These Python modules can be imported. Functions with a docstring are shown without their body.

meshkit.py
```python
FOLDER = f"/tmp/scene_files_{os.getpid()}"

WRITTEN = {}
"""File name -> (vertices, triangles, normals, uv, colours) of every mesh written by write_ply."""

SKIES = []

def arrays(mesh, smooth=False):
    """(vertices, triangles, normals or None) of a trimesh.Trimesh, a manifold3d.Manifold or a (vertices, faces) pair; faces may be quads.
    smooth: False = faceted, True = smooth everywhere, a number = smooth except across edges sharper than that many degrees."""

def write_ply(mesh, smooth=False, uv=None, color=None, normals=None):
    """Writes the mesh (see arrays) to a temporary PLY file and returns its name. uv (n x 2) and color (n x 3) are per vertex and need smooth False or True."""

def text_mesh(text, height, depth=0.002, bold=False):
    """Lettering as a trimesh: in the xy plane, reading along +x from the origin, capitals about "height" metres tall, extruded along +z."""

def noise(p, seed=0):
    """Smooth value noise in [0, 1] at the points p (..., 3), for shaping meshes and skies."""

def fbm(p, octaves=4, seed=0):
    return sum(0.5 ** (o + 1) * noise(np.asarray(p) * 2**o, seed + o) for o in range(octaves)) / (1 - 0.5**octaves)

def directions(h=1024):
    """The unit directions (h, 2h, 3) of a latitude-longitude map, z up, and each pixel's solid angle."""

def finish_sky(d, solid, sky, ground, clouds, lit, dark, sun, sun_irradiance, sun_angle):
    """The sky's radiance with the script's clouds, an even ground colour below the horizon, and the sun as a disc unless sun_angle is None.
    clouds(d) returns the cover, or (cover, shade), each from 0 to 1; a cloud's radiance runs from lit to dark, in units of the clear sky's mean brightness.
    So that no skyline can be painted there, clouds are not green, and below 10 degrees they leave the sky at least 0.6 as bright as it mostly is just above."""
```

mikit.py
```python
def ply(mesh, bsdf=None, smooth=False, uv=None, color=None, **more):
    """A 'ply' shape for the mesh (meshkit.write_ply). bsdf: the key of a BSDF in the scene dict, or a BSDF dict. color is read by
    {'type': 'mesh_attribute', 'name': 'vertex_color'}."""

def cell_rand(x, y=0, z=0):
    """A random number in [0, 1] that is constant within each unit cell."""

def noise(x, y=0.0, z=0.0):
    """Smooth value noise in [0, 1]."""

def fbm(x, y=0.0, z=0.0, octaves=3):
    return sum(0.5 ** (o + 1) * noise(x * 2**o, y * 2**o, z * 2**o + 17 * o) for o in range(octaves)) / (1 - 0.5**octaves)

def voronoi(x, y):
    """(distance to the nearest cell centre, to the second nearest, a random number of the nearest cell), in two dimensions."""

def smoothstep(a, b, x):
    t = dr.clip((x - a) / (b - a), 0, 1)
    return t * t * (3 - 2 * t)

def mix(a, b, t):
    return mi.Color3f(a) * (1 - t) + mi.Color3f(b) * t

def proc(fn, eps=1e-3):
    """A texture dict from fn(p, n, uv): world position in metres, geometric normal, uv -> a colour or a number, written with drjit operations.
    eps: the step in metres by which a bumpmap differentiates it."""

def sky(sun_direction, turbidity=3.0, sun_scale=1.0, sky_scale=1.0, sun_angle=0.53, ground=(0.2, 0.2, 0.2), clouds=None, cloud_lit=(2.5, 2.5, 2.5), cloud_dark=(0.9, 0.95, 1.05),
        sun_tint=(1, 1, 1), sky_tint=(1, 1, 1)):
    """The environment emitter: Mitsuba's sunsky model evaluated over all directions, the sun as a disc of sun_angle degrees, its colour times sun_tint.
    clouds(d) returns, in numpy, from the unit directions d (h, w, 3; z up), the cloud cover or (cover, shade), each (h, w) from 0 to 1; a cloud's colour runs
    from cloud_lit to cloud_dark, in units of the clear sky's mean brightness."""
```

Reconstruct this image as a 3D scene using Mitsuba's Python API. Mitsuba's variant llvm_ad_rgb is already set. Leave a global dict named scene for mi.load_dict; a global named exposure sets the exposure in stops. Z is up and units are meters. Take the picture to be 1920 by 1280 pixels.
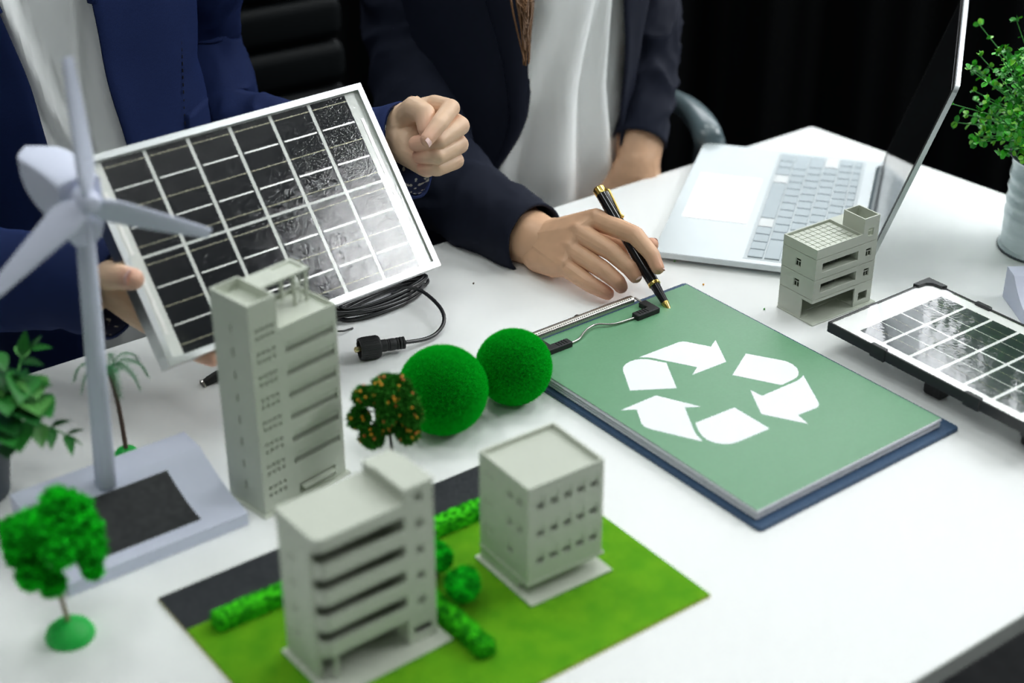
import math, random
import numpy as np, trimesh, manifold3d as m3, drjit as dr, mitsuba as mi
import shapely.geometry as sg
import mikit, meshkit
from mikit import proc, noise, fbm, smoothstep, mix, cell_rand

# ------------------------------------------------------------------ camera, light, exposure
T = mi.ScalarTransform4f
scene, labels = {}, {}
exposure = -0.3
PITCH = math.radians(29.3)
scene['camera'] = {'type': 'thinlens', 'fov': 2 * math.degrees(math.atan(960 / 2950)), 'fov_axis': 'x',
                   'aperture_radius': 0.0080, 'focus_distance': 1.42, 'near_clip': 0.05, 'far_clip': 50.0,
                   'to_world': T().look_at(origin=[0, 0, 0.69], target=[0, math.cos(PITCH), 0.69 - math.sin(PITCH)], up=[0, 0, 1])}
# lights of the room: daylit window blinds (right and back) and ceiling LED panels, emission in linear units
WINDOW_RIGHT = (15.0, 15.4, 15.6)
WINDOW_BACK = (3.2, 3.3, 3.4)
CEILING_LED = (5.9, 6.2, 6.05)

# ------------------------------------------------------------------ helpers
RNG = np.random.default_rng(7)
random.seed(7)


def S(r, g, b):
    return [((c / 255) / 12.92 if c <= 10 else ((c / 255 + 0.055) / 1.055) ** 2.4) for c in (r, g, b)]


def mat(key, rgb, rough=0.5, metallic=0.0, spec=0.5, sheen=0.0, clearcoat=0.0, bump=None, amp=1.0):
    col = rgb if isinstance(rgb, dict) else {'type': 'rgb', 'value': list(map(float, rgb))}
    b = {'type': 'principled', 'base_color': col, 'roughness': rough, 'specular': spec}
    if metallic: b['metallic'] = metallic
    if sheen: b['sheen'] = sheen
    if clearcoat: b['clearcoat'] = clearcoat; b['clearcoat_gloss'] = 0.9
    if bump is not None: b = {'type': 'bumpmap', 'arbitrary': bump, 'scale': amp, 'bsdf': b}
    scene[key] = {'type': 'twosided', 'bsdf': b}
    return key


def numbered(key):
    if key not in scene and key not in labels: return key
    k = 1
    while f'{key}_{k:03d}' in scene or f'{key}_{k:03d}' in labels: k += 1
    return f'{key}_{k:03d}'


def tag(key, label=None, cat=None, group=None, kind=None):
    d = labels.setdefault(key, {})
    for n, v in (('label', label), ('category', cat), ('group', group), ('kind', kind)):
        if v: d[n] = v
    return key


def thing(name, label, cat, group=None):
    return tag(numbered(name), label, cat, group)


def add(key, mesh, bsdf, smooth=30, M=None, color=None, label=None, cat=None, group=None, kind=None):
    """One entry of the scene; mesh moved by M (4x4) first."""
    key = numbered(key)
    if hasattr(mesh, 'to_mesh'):
        m = mesh.to_mesh(); mesh = trimesh.Trimesh(m.vert_properties[:, :3], m.tri_verts, process=False)
    if M is not None:
        mesh = mesh.copy(); mesh.apply_transform(M)
    scene[key] = mikit.ply(mesh, bsdf, smooth, color=color)
    if label or cat or group or kind: tag(key, label, cat, group, kind)
    return key


def put(key, shape, M, **kw):
    """One more entry that shares a ply dict under its own to_world."""
    key = numbered(key)
    scene[key] = {**shape, 'to_world': T(np.asarray(M, float).tolist())}
    if kw: tag(key, **kw)
    return key


def frame(x, y, z=0.0, deg=0.0, s=1.0):
    c, n = math.cos(math.radians(deg)) * s, math.sin(math.radians(deg)) * s
    return np.array([[c, -n, 0, x], [n, c, 0, y], [0, 0, s, z], [0, 0, 0, 1.0]])


def basis(o, x, y, z):
    M = np.eye(4); M[:3, 0], M[:3, 1], M[:3, 2], M[:3, 3] = x, y, z, o
    return M


def unit(v):
    v = np.asarray(v, float); return v / max(np.linalg.norm(v), 1e-12)


def box(x0, x1, y0, y1, z0, z1):
    m = trimesh.creation.box([x1 - x0, y1 - y0, z1 - z0]); m.apply_translation([(x0 + x1) / 2, (y0 + y1) / 2, (z0 + z1) / 2]); return m


def mbox(x0, x1, y0, y1, z0, z1):
    return m3.Manifold.cube([x1 - x0, y1 - y0, z1 - z0]).translate([x0, y0, z0])


def bev(x0, x1, y0, y1, z0, z1, c=0.0005):
    """A box with chamfered edges."""
    c = min(c, (x1 - x0) / 2.1, (y1 - y0) / 2.1, (z1 - z0) / 2.1)
    p = []
    for sx, x in ((1, x0), (-1, x1)):
        for sy, y in ((1, y0), (-1, y1)):
            for sz, z in ((1, z0), (-1, z1)):
                p += [[x + sx * c, y + sy * c, z], [x + sx * c, y, z + sz * c], [x, y + sy * c, z + sz * c]]
    return m3.Manifold.hull_points(np.array(p))


def rbox(x0, x1, y0, y1, z0, z1, r, seg=16):
    ms = [m3.Manifold.sphere(r, seg).translate([x, y, z]) for x in (x0 + r, x1 - r) for y in (y0 + r, y1 - r) for z in (z0 + r, z1 - r)]
    return m3.Manifold.batch_hull(ms)


def join(ms):
    out = []
    for m in ms:
        if hasattr(m, 'to_mesh'):
            q = m.to_mesh(); m = trimesh.Trimesh(q.vert_properties[:, :3], q.tri_verts, process=False)
        out.append(m)
    return trimesh.util.concatenate(out)


def extrude(poly, h, z=0.0):
    if not hasattr(poly, 'exterior'): poly = sg.Polygon(poly)
    m = trimesh.creation.extrude_polygon(poly, h, engine='earcut'); m.apply_translation([0, 0, z]); return m


def lathe(prof, n=48):
    return trimesh.creation.revolve(np.asarray(prof, float), sections=n)


def rings_mesh(R, closed_u=True, cap=(True, True)):
    """R (m, n, 3) rings -> mesh."""
    R = np.asarray(R, float); m, n = R.shape[:2]
    V = R.reshape(-1, 3); F = []
    idx = lambda i, j: i * n + (j % n)
    J = np.arange(n if closed_u else n - 1)
    for i in range(m - 1):
        a, b = i * n + J, i * n + (J + 1) % n
        F.append(np.stack([a, b, b + n], 1)); F.append(np.stack([a, b + n, a + n], 1))
    F = np.vstack(F)
    extra = []
    if closed_u:
        for end, on in ((0, cap[0]), (m - 1, cap[1])):
            if on:
                c = len(V) + len(extra); extra.append(R[end].mean(0))
                a, b = end * n + np.arange(n), end * n + (np.arange(n) + 1) % n
                f = np.stack([np.full(n, c), b, a], 1) if end == 0 else np.stack([np.full(n, c), a, b], 1)
                F = np.vstack([F, f])
    if extra: V = np.vstack([V, extra])
    return trimesh.Trimesh(V, F, process=False)


def spline(P, n):
    """Catmull-Rom through P (k, d), n samples."""
    P = np.asarray(P, float)
    Q = np.vstack([2 * P[0] - P[1], P, 2 * P[-1] - P[-2]])
    d = np.r_[0, np.cumsum(np.linalg.norm(np.diff(P[:, :3], axis=0), axis=1))]
    s = np.linspace(0, d[-1], n)
    k = np.clip(np.searchsorted(d, s, side='right') - 1, 0, len(P) - 2)
    t = ((s - d[k]) / np.maximum(d[k + 1] - d[k], 1e-12))[:, None]
    p0, p1, p2, p3 = Q[k], Q[k + 1], Q[k + 2], Q[k + 3]
    return 0.5 * (2 * p1 + (p2 - p0) * t + (2 * p0 - 5 * p1 + 4 * p2 - p3) * t * t + (3 * p1 - p0 - 3 * p2 + p3) * t ** 3)


def frames(path):
    Tn = np.gradient(path, axis=0); Tn /= np.linalg.norm(Tn, axis=1, keepdims=True)
    N = np.zeros_like(Tn)
    a = np.cross(Tn[0], [0, 0, 1]);
    if np.linalg.norm(a) < 1e-3: a = np.cross(Tn[0], [1, 0, 0])
    N[0] = unit(a)
    for i in range(1, len(path)):
        v = N[i - 1] - Tn[i] * (N[i - 1] @ Tn[i]); N[i] = unit(v)
    return Tn, N, np.cross(Tn, N)


def tube(path, r, n=10, cap=True):
    path = np.asarray(path, float)
    Tn, N, B = frames(path)
    r = np.broadcast_to(np.asarray(r, float), (len(path),))[:, None, None]
    a = np.linspace(0, 2 * np.pi, n, endpoint=False)[None, :, None]
    return rings_mesh(path[:, None] + r * (np.cos(a) * N[:, None] + np.sin(a) * B[:, None]), cap=(cap, cap))


def rod(a, b, r, n=10, r2=None):
    return tube([a, (np.asarray(a, float) + b) / 2, b], [r, (r + (r2 or r)) / 2, r2 or r], n)


def bumpy(mesh, amp, freq, seed=0):
    mesh = mesh.copy(); v = np.array(mesh.vertices)
    mesh.vertices = v + mesh.vertex_normals * ((meshkit.fbm(v * freq, 3, seed) - 0.5) * 2 * amp)[:, None]
    return mesh


def leaf_mesh(L=1.0, w=0.5, bend=0.15, cup=0.1, n=5, round_=False):
    """A leaf along +x in the xy plane, two cells across, given a little thickness by its curl."""
    t = np.linspace(0, 1, n + 1)
    prof = np.sqrt(np.clip(1 - (2 * t - 1) ** 2, 0, 1)) if round_ else np.sin(np.pi * t ** 0.8) ** 0.9
    prof[0] = max(prof[0], 0.04); prof[-1] = 0.01
    V, F = [], []
    for i, (ti, p) in enumerate(zip(t, prof)):
        z = -bend * L * ti * ti
        V += [[L * ti, -w * L / 2 * p, z + cup * L * p * 0.5], [L * ti, 0, z], [L * ti, w * L / 2 * p, z + cup * L * p * 0.5]]
    for i in range(n):
        a = 3 * i
        F += [[a, a + 3, a + 4], [a, a + 4, a + 1], [a + 1, a + 4, a + 5], [a + 1, a + 5, a + 2]]
    return trimesh.Trimesh(np.array(V), np.array(F), process=False)


def toward(o, d, up=(0, 0, 1), s=1.0):
    """Matrix that lays local +x along d with local +z near up."""
    x = unit(d); y = np.cross(up, x)
    if np.linalg.norm(y) < 1e-4: y = np.cross([0, 1, 0.1], x)
    y = unit(y); z = np.cross(x, y)
    return basis(o, x * s, y * s, z * s)


# ------------------------------------------------------------------ materials
mat('m_table', {'type': 'rgb', 'value': [0.82, 0.832, 0.83]}, 0.55, spec=0.3)
mat('m_table_edge', [0.55, 0.58, 0.55], 0.5)
mat('m_floor', proc(lambda p, n, uv: mix(mi.Color3f(.012, .013, .014), mi.Color3f(.022, .023, .024), fbm(p.x * 60, p.y * 60, 0))), 0.9, spec=0.1)
mat('m_wall_mid', [0.30, 0.31, 0.31], 0.9, spec=0.1)
mat('m_wall_dark', [0.07, 0.075, 0.075], 0.9, spec=0.1)
mat('m_wall', [0.62, 0.63, 0.62], 0.9, spec=0.2)
mat('m_curtain', [0.0032, 0.0036, 0.0040], 0.95, spec=0.05)
mat('m_white_frame', [0.7, 0.7, 0.7], 0.5)
mat('m_plastic', [0.50, 0.53, 0.455], 0.48, spec=0.5)
mat('m_plastic_dark', [0.10, 0.11, 0.10], 0.7, spec=0.2)
mat('m_turbine', [0.58, 0.61, 0.74], 0.55, spec=0.35)
mat('m_pv_small', proc(lambda p, n, uv: mix(mi.Color3f(.018, .02, .022), mi.Color3f(.03, .033, .035), noise(p.x * 300, p.y * 300, 0))), 0.6, spec=.25)
mat('m_alu', [0.66, 0.69, 0.69], 0.25, metallic=1.0)
mat('m_alu_shade', [0.72, 0.74, 0.73], 0.35, metallic=0.7)
mat('m_backsheet', [0.70, 0.72, 0.68], 0.35)
mat('m_backing', [0.90, 0.91, 0.90], 0.35)
mat('m_cell', proc(lambda p, n, uv: mix(mi.Color3f(.006, .0075, .0095), mi.Color3f(.011, .013, .016), fbm(p.x * 40, p.y * 40, p.z * 40))), 0.6, spec=0.05)
mat('m_cell_blue', proc(lambda p, n, uv: mix(mi.Color3f(.012, .018, .024), mi.Color3f(.02, .028, .036), fbm(p.x * 60, p.y * 60, p.z * 40))), 0.3, spec=0.4)
mat('m_ribbon', [0.82, 0.82, 0.78], 0.3, metallic=0.6)
mat('m_solder', [0.45, 0.43, 0.30], 0.4, metallic=0.5)
mat('m_black_plastic', [0.018, 0.02, 0.022], 0.42, spec=0.5)
mat('m_rubber', [0.012, 0.013, 0.014], 0.6, spec=0.4)
mat('m_cable', [0.014, 0.015, 0.017], 0.3, spec=0.6)
mat('m_chrome', [0.50, 0.48, 0.45], 0.16, metallic=1.0)
mat('m_clip', [0.40, 0.38, 0.35], 0.32, metallic=1.0)
mat('m_gold', [0.83, 0.62, 0.18], 0.16, metallic=1.0)
mat('m_brass', [0.78, 0.66, 0.35], 0.25, metallic=1.0)
mat('m_lacquer', [0.004, 0.004, 0.005], 0.07, spec=0.5)
mat('m_navy_board', proc(lambda p, n, uv: mix(mi.Color3f(.016, .05, .115), mi.Color3f(.03, .075, .15), noise(p.x * 1500, p.y * 1500, p.z * 1500))), 0.55)
mat('m_paper', [0.66, 0.67, 0.72], 0.8, spec=0.2)
mat('m_paper_grey', [0.52, 0.54, 0.55], 0.8, spec=0.2)
mat('m_cover', proc(lambda p, n, uv: mix(mi.Color3f(.108, .275, .148), mi.Color3f(.123, .300, .164), fbm(p.x * 700, p.y * 700, 0))), 0.42, spec=0.5)
mat('m_print', [0.80, 0.82, 0.86], 0.5)
mat('m_laptop', [0.60, 0.655, 0.675], 0.35, metallic=0.2)
mat('m_trackpad', [0.90, 0.92, 0.93], 0.25)
mat('m_key', [0.42, 0.49, 0.53], 0.45)
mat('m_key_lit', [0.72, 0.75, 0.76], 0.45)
mat('m_keywell', [0.50, 0.55, 0.57], 0.5, metallic=0.3)
mat('m_hinge', [0.06, 0.09, 0.10], 0.35)
mat('m_screen', [0.005, 0.0055, 0.006], 0.08, spec=0.5)
mat('m_bezel', [0.015, 0.016, 0.017], 0.35)
mat('m_laptop_edge', [0.62, 0.66, 0.68], 0.3, metallic=0.6)
mat('m_asphalt', proc(lambda p, n, uv: mix(mi.Color3f(.020, .023, .027), mi.Color3f(.042, .045, .05), noise(p.x * 900, p.y * 900, p.z * 900))), 0.9, spec=0.15)
mat('m_grass', proc(lambda p, n, uv: mix(mi.Color3f(.06, .27, .006), mi.Color3f(.14, .37, .010), fbm(p.x * 90, p.y * 90, 0, 4))), 0.95, spec=0.1, sheen=0.2)
mat('m_mat_edge', [0.38, 0.33, 0.07], 0.9)
mat('m_hedge', proc(lambda p, n, uv: mix(mi.Color3f(.008, .21, .004), mi.Color3f(.06, .62, .012), smoothstep(.35, .65, fbm(p.x * 350, p.y * 350, p.z * 350)))), 0.9, spec=0.1)
mat('m_ball', [0.0025, 0.16, 0.012], 0.95, spec=0.05)
scene['m_fuzz'] = {'type': 'principledthin', 'base_color': {'type': 'rgb', 'value': [0.004, 0.56, 0.03]}, 'roughness': 0.8, 'diff_trans': 1.0}
mat('m_foam', proc(lambda p, n, uv: mix(mi.Color3f(.005, .27, .010), mi.Color3f(.018, .74, .03), smoothstep(.3, .7, fbm(p.x * 260, p.y * 260, p.z * 260)))), 0.95, spec=0.05)
mat('m_mound', [0.004, 0.42, 0.05], 0.55)
mat('m_twig', [0.20, 0.16, 0.09], 0.8)
mat('m_trunk', [0.075, 0.045, 0.03], 0.8)
mat('m_trunk_dark', [0.05, 0.055, 0.045], 0.8)
mat('m_orange_leaf', [0.028, 0.19, 0.016], 0.85, spec=0.1)
mat('m_orange_fruit', [0.80, 0.36, 0.02], 0.5)
mat('m_red_fruit', [0.50, 0.12, 0.015], 0.5)
mat('m_frond', [0.02, 0.16, 0.05], 0.6)
mat('m_leaf', [0.018, 0.17, 0.022], 0.35, spec=0.5)
mat('m_leaf_dark', [0.008, 0.085, 0.014], 0.35, spec=0.5)
mat('m_leaf_light', [0.07, 0.25, 0.05], 0.35, spec=0.5)
mat('m_box_leaf', [0.05, 0.46, 0.018], 0.35, spec=0.5)
mat('m_box_leaf_dark', [0.018, 0.25, 0.012], 0.4, spec=0.5)
mat('m_box_leaf_lime', [0.17, 0.52, 0.03], 0.35, spec=0.5)
mat('m_stem', [0.035, 0.26, 0.03], 0.5)
mat('m_soil', [0.03, 0.03, 0.02], 0.95)
mat('m_pot', [0.035, 0.05, 0.065], 0.45)
mat('m_zinc', proc(lambda p, n, uv: mix(mi.Color3f(.50, .58, .60), mi.Color3f(.68, .75, .77), fbm(p.x * 60, p.y * 60, p.z * 160))), 0.35, metallic=0.55)
mat('m_zinc_dark', [0.05, 0.065, 0.075], 0.4, metallic=0.4)
mat('m_leather', [0.007, 0.009, 0.0105], 0.6, spec=0.2)
mat('m_armrest', [0.10, 0.14, 0.155], 0.25, spec=0.7)

# ------------------------------------------------------------------ the room
FLOOR, CEIL = -0.75, 2.5
U, V = np.array([0.8, 0.6, 0]), np.array([0.6, -0.8, 0])
XL, XR, YF, YB = -3.2, 2.6, -2.4, 3.0
add('floor', box(XL, XR, YF, YB, FLOOR - 0.05, FLOOR), 'm_floor', False, kind='structure', label='dark carpeted floor')
add('ceiling', box(XL, XR, YF, YB, CEIL, CEIL + 0.05), 'm_wall', False, kind='structure', label='white ceiling')
add('wall_left', box(XL - 0.05, XL, YF, YB, FLOOR, CEIL), 'm_wall_mid', False, kind='structure', label='plain light wall')
add('wall_front', box(XL, XR, YF - 0.05, YF, FLOOR, CEIL), 'm_wall_mid', False, kind='structure', label='plain light wall')


def wall_with_hole(a0, a1, z0, z1, h0, h1, k0, k1, flip):
    w = mbox(a0, a1, 0, 0.08, z0, z1) - mbox(h0, h1, -0.1, 0.2, k0, k1)
    return w


# back wall (local x = world x) and right wall (local x = world y)
WB = dict(x=(-0.9, 2.35), z=(0.46, 1.75)); WR = dict(y=(0.86, 2.45), z=(1.35, 2.28))
add('wall_back', wall_with_hole(XL, XR, FLOOR, CEIL, *WB['x'], *WB['z'], 0), 'm_wall', False, M=frame(0, YB), kind='structure', label='light back wall above the dark curtain')
MR = basis([XR, 0, 0], [0, -1, 0], [1, 0, 0], [0, 0, 1])   # local x = -world y, local y outwards
add('wall_right', wall_with_hole(-YB, -YF, FLOOR, CEIL, -WR['y'][1], -WR['y'][0], *WR['z'], 0), 'm_wall_dark', False, M=MR, kind='structure', label='dark grey wall with a wide window')


def window(n, a0, a1, z0, z1, M, rad, panes):
    k = tag(f'window_{n}', 'window with a daylit white blind', kind='structure')
    f = [bev(a0, a1, 0.0, 0.05, z0, z0 + 0.05), bev(a0, a1, 0.0, 0.05, z1 - 0.05, z1), bev(a0, a0 + 0.05, 0, 0.05, z0 + .05, z1 - .05), bev(a1 - 0.05, a1, 0, 0.05, z0 + .05, z1 - .05)]
    w = (a1 - a0) / panes
    f += [bev(a0 + i * w - 0.02, a0 + i * w + 0.02, 0, 0.05, z0 + .05, z1 - .05) for i in range(1, panes)]
    add(k + '__window_frame', join(f), 'm_white_frame', False, M=M)
    m = trimesh.Trimesh([[a0, 0.06, z0], [a1, 0.06, z0], [a1, 0.06, z1], [a0, 0.06, z1]], [[0, 1, 2], [0, 2, 3]], process=False)
    m.apply_transform(M)
    kk = k + '__blind'
    scene[kk] = {**mikit.ply(m, 'm_white_frame', False), 'emitter': {'type': 'area', 'radiance': {'type': 'rgb', 'value': list(rad)}}}
    tag(kk, 'bright daylit blind')


window(1, -WR['y'][1], -WR['y'][0], *WR['z'], MR, WINDOW_RIGHT, 3)
window(2, *WB['x'], *WB['z'], frame(0, YB), WINDOW_BACK, 4)
for x, y, power in ((-0.9, -0.9, .9), (0.35, -0.9, .5), (1.6, -0.9, .1), (-0.9, 0.5, 1.5), (0.35, 0.5, .6), (1.6, 0.5, .15), (-0.9, 1.8, 1.9), (0.35, 2.0, 1.7), (1.6, 2.2, 3.2)):
    k = thing('ceiling_light', 'square white ceiling panel lamp out of the frame above the desk', 'lamp', 'ceiling panel lamps')
    add(k + '__lamp_frame', join([bev(x - .32, x + .32, y - .32, y - .3, CEIL - .02, CEIL), bev(x - .32, x + .32, y + .3, y + .32, CEIL - .02, CEIL), bev(x - .32, x - .3, y - .3, y + .3, CEIL - .02, CEIL), bev(x + .3, x + .32, y - .3, y + .3, CEIL - .02, CEIL)]), 'm_white_frame', False)
    m = trimesh.Trimesh([[x - .3, y - .3, CEIL - .01], [x - .3, y + .3, CEIL - .01], [x + .3, y + .3, CEIL - .01], [x + .3, y - .3, CEIL - .01]], [[0, 1, 2], [0, 2, 3]], process=False)
    scene[k + '__diffuser'] = {**mikit.ply(m, 'm_white_frame', False), 'emitter': {'type': 'area', 'radiance': {'type': 'rgb', 'value': [v * power for v in CEILING_LED]}}}

# curtain with soft vertical folds hung below the back window
xs = np.linspace(XL + .02, XR - .02, 700)
fold = 0.035 * np.sin(xs * 34 + 1.6 * np.sin(xs * 5.1)) + 0.018 * np.sin(xs * 71 + 2 * np.sin(xs * 3))
ring = []
for z, a in ((FLOOR + .01, 1.0), (-0.2, 0.9), (0.22, 0.8), (0.43, 0.7)):
    ring.append(np.r_[np.c_[xs, YB - .12 + fold * a, np.full_like(xs, z)], np.c_[xs[::-1], YB - .115 + fold[::-1] * a, np.full_like(xs, z)]])
add('curtain', rings_mesh(np.array(ring)), 'm_curtain', 40, label='black curtain hanging in vertical folds behind the desk', cat='curtain')

# ------------------------------------------------------------------ desk
C_, FR_ = np.array([0.3553, 1.7515]), np.array([0.834, 1.21])
BL_ = C_ - 1.45 * np.array([0.801, 0.599]); FL_ = BL_ + 0.722 * np.array([0.6, -0.8])
FR_ = FR_ + 0.0 * BL_
top = sg.Polygon([C_, FR_, FL_, BL_]).buffer(-0.006).buffer(0.006, quad_segs=6)
dk = thing('desk', 'white desk with a thin top that everything stands on', 'desk')
rr = []
for ins, z in ((0.0016, -0.016), (0, -0.0145), (0, -0.0015), (0.0005, -0.0005), (0.0018, 0.0)):
    q = np.array(top.buffer(-ins, quad_segs=4).exterior.coords)[:-1] if ins else np.array(top.exterior.coords)[:-1]
    rr.append((q, z))
TH = 0.016
add(dk + '__desk_top', extrude(top.buffer(-0.0008), 0.0008, -0.0008), 'm_table', False)
add(dk + '__edge_band', extrude(top, TH - 0.0008, -TH), 'm_table_edge', False)
for fx, fy in ((0.05, 0.06), (0.95, 0.06), (0.05, 0.94), (0.95, 0.94)):
    p = C_ * (fx * (1 - fy)) + BL_ * ((1 - fx) * (1 - fy)) + FR_ * (fx * fy) + FL_ * ((1 - fx) * fy)
    add(dk + '__leg', bev(-.025, .025, -.025, .025, FLOOR, -TH, .003), 'm_white_frame', False, M=frame(*p, 0, 36.87))

# ------------------------------------------------------------------ the held solar panel
PC = [np.array(p) for p in ((-0.33112, 1.11457, 0.22406), (-0.13222, 1.29902, 0.21813), (-0.06139, 1.21978, 0.08118), (-0.26029, 1.03533, 0.08711))]
px_, py_ = unit(PC[1] - PC[0]), unit(PC[3] - PC[0])
pz_ = unit(np.cross(py_, px_)) * 1.0
py_ = np.cross(px_, pz_); py_ = py_ if py_ @ (PC[3] - PC[0]) > 0 else -py_
PW, PH = np.linalg.norm(PC[1] - PC[0]), np.linalg.norm(PC[3] - PC[0])
# local frame: x right, y up (towards the top edge), z out of the face; origin bottom left of the front face
MP = basis(PC[3], px_, -py_, np.cross(px_, -py_))
sp = thing('solar_panel', 'silver-framed black solar panel held tilted by the person in the blue blazer', 'solar panel')
fw, fd, lip = 0.0054, 0.017, 0.0012
for nm, poly in (('bottom', [(0, 0), (PW, 0), (PW - fw, fw), (fw, fw)]), ('top', [(0, PH), (fw, PH - fw), (PW - fw, PH - fw), (PW, PH)]), ('left', [(0, 0), (fw, fw), (fw, PH - fw), (0, PH)]), ('right', [(PW, 0), (PW, PH), (PW - fw, PH - fw), (PW - fw, fw)])):
    lipm = extrude(poly, lip, -lip)
    x0, y0, x1, y1 = np.array(poly)[:, 0].min(), np.array(poly)[:, 1].min(), np.array(poly)[:, 0].max(), np.array(poly)[:, 1].max()
    w = 0.0015
    side = {'bottom': box(0, PW, 0, w, -fd, -lip), 'top': box(0, PW, PH - w, PH, -fd, -lip), 'left': box(0, w, 0, PH, -fd, -lip), 'right': box(PW - w, PW, 0, PH, -fd, -lip)}[nm]
    add(sp + '__frame_bar', join([lipm, side]), 'm_alu', False, M=MP)
add(sp + '__backsheet', box(fw - .004, PW - fw + .004, fw - .004, PH - fw + .004, -.0052, -.0042), 'm_backsheet', False, M=MP)
mx0, mx1, my0, my1 = 0.0170, 0.2525, 0.0058, 0.1672   # cell field
gx, gy = 0.0034, 0.0022
cw, ch = (mx1 - mx0 - 5 * gx) / 6, (my1 - my0 - gy) / 2
zc = -.0042
for r in range(2):
    for c in range(6):
        x0, y0 = mx0 + c * (cw + gx), my0 + r * (ch + gy)
        k = add(sp + '__solar_cell', box(x0, x0 + cw, y0, y0 + ch, zc, zc + .0003), 'm_cell', False, M=MP)
        for f in (.29, .69):
            add(k + '__ribbon', box(x0 + .0015, x0 + cw - .0015, y0 + f * ch - .0006, y0 + f * ch + .0006, zc + .0003, zc + .0006), 'm_ribbon', False, M=MP)
        for f in (.09, .49, .93):
            dots = [box(x0, x0 + cw, y0 + f * ch - .0002, y0 + f * ch + .0002, zc + .0003, zc + .00045)]
            for g in (0.08, 0.5, 0.92):
                d = trimesh.creation.cylinder(0.0006, 0.0003, sections=8); d.apply_translation([x0 + g * cw, y0 + f * ch, zc + .0005]); dots.append(d)
            add(k + '__solder_line', join(dots), 'm_solder', False, M=MP)
for x0 in (0.0088, PW - 0.0128):
    for y0, y1 in ((0.024, PH / 2 - .008), (PH / 2 + .004, PH - .03)):
        add(sp + '__bus_bar', bev(x0, x0 + .0032, y0, y1, zc, zc + .0006, .0002), 'm_ribbon', False, M=MP)
scene['m_panel_glass'] = {'type': 'thindielectric', 'int_ior': 1.5}


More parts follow.
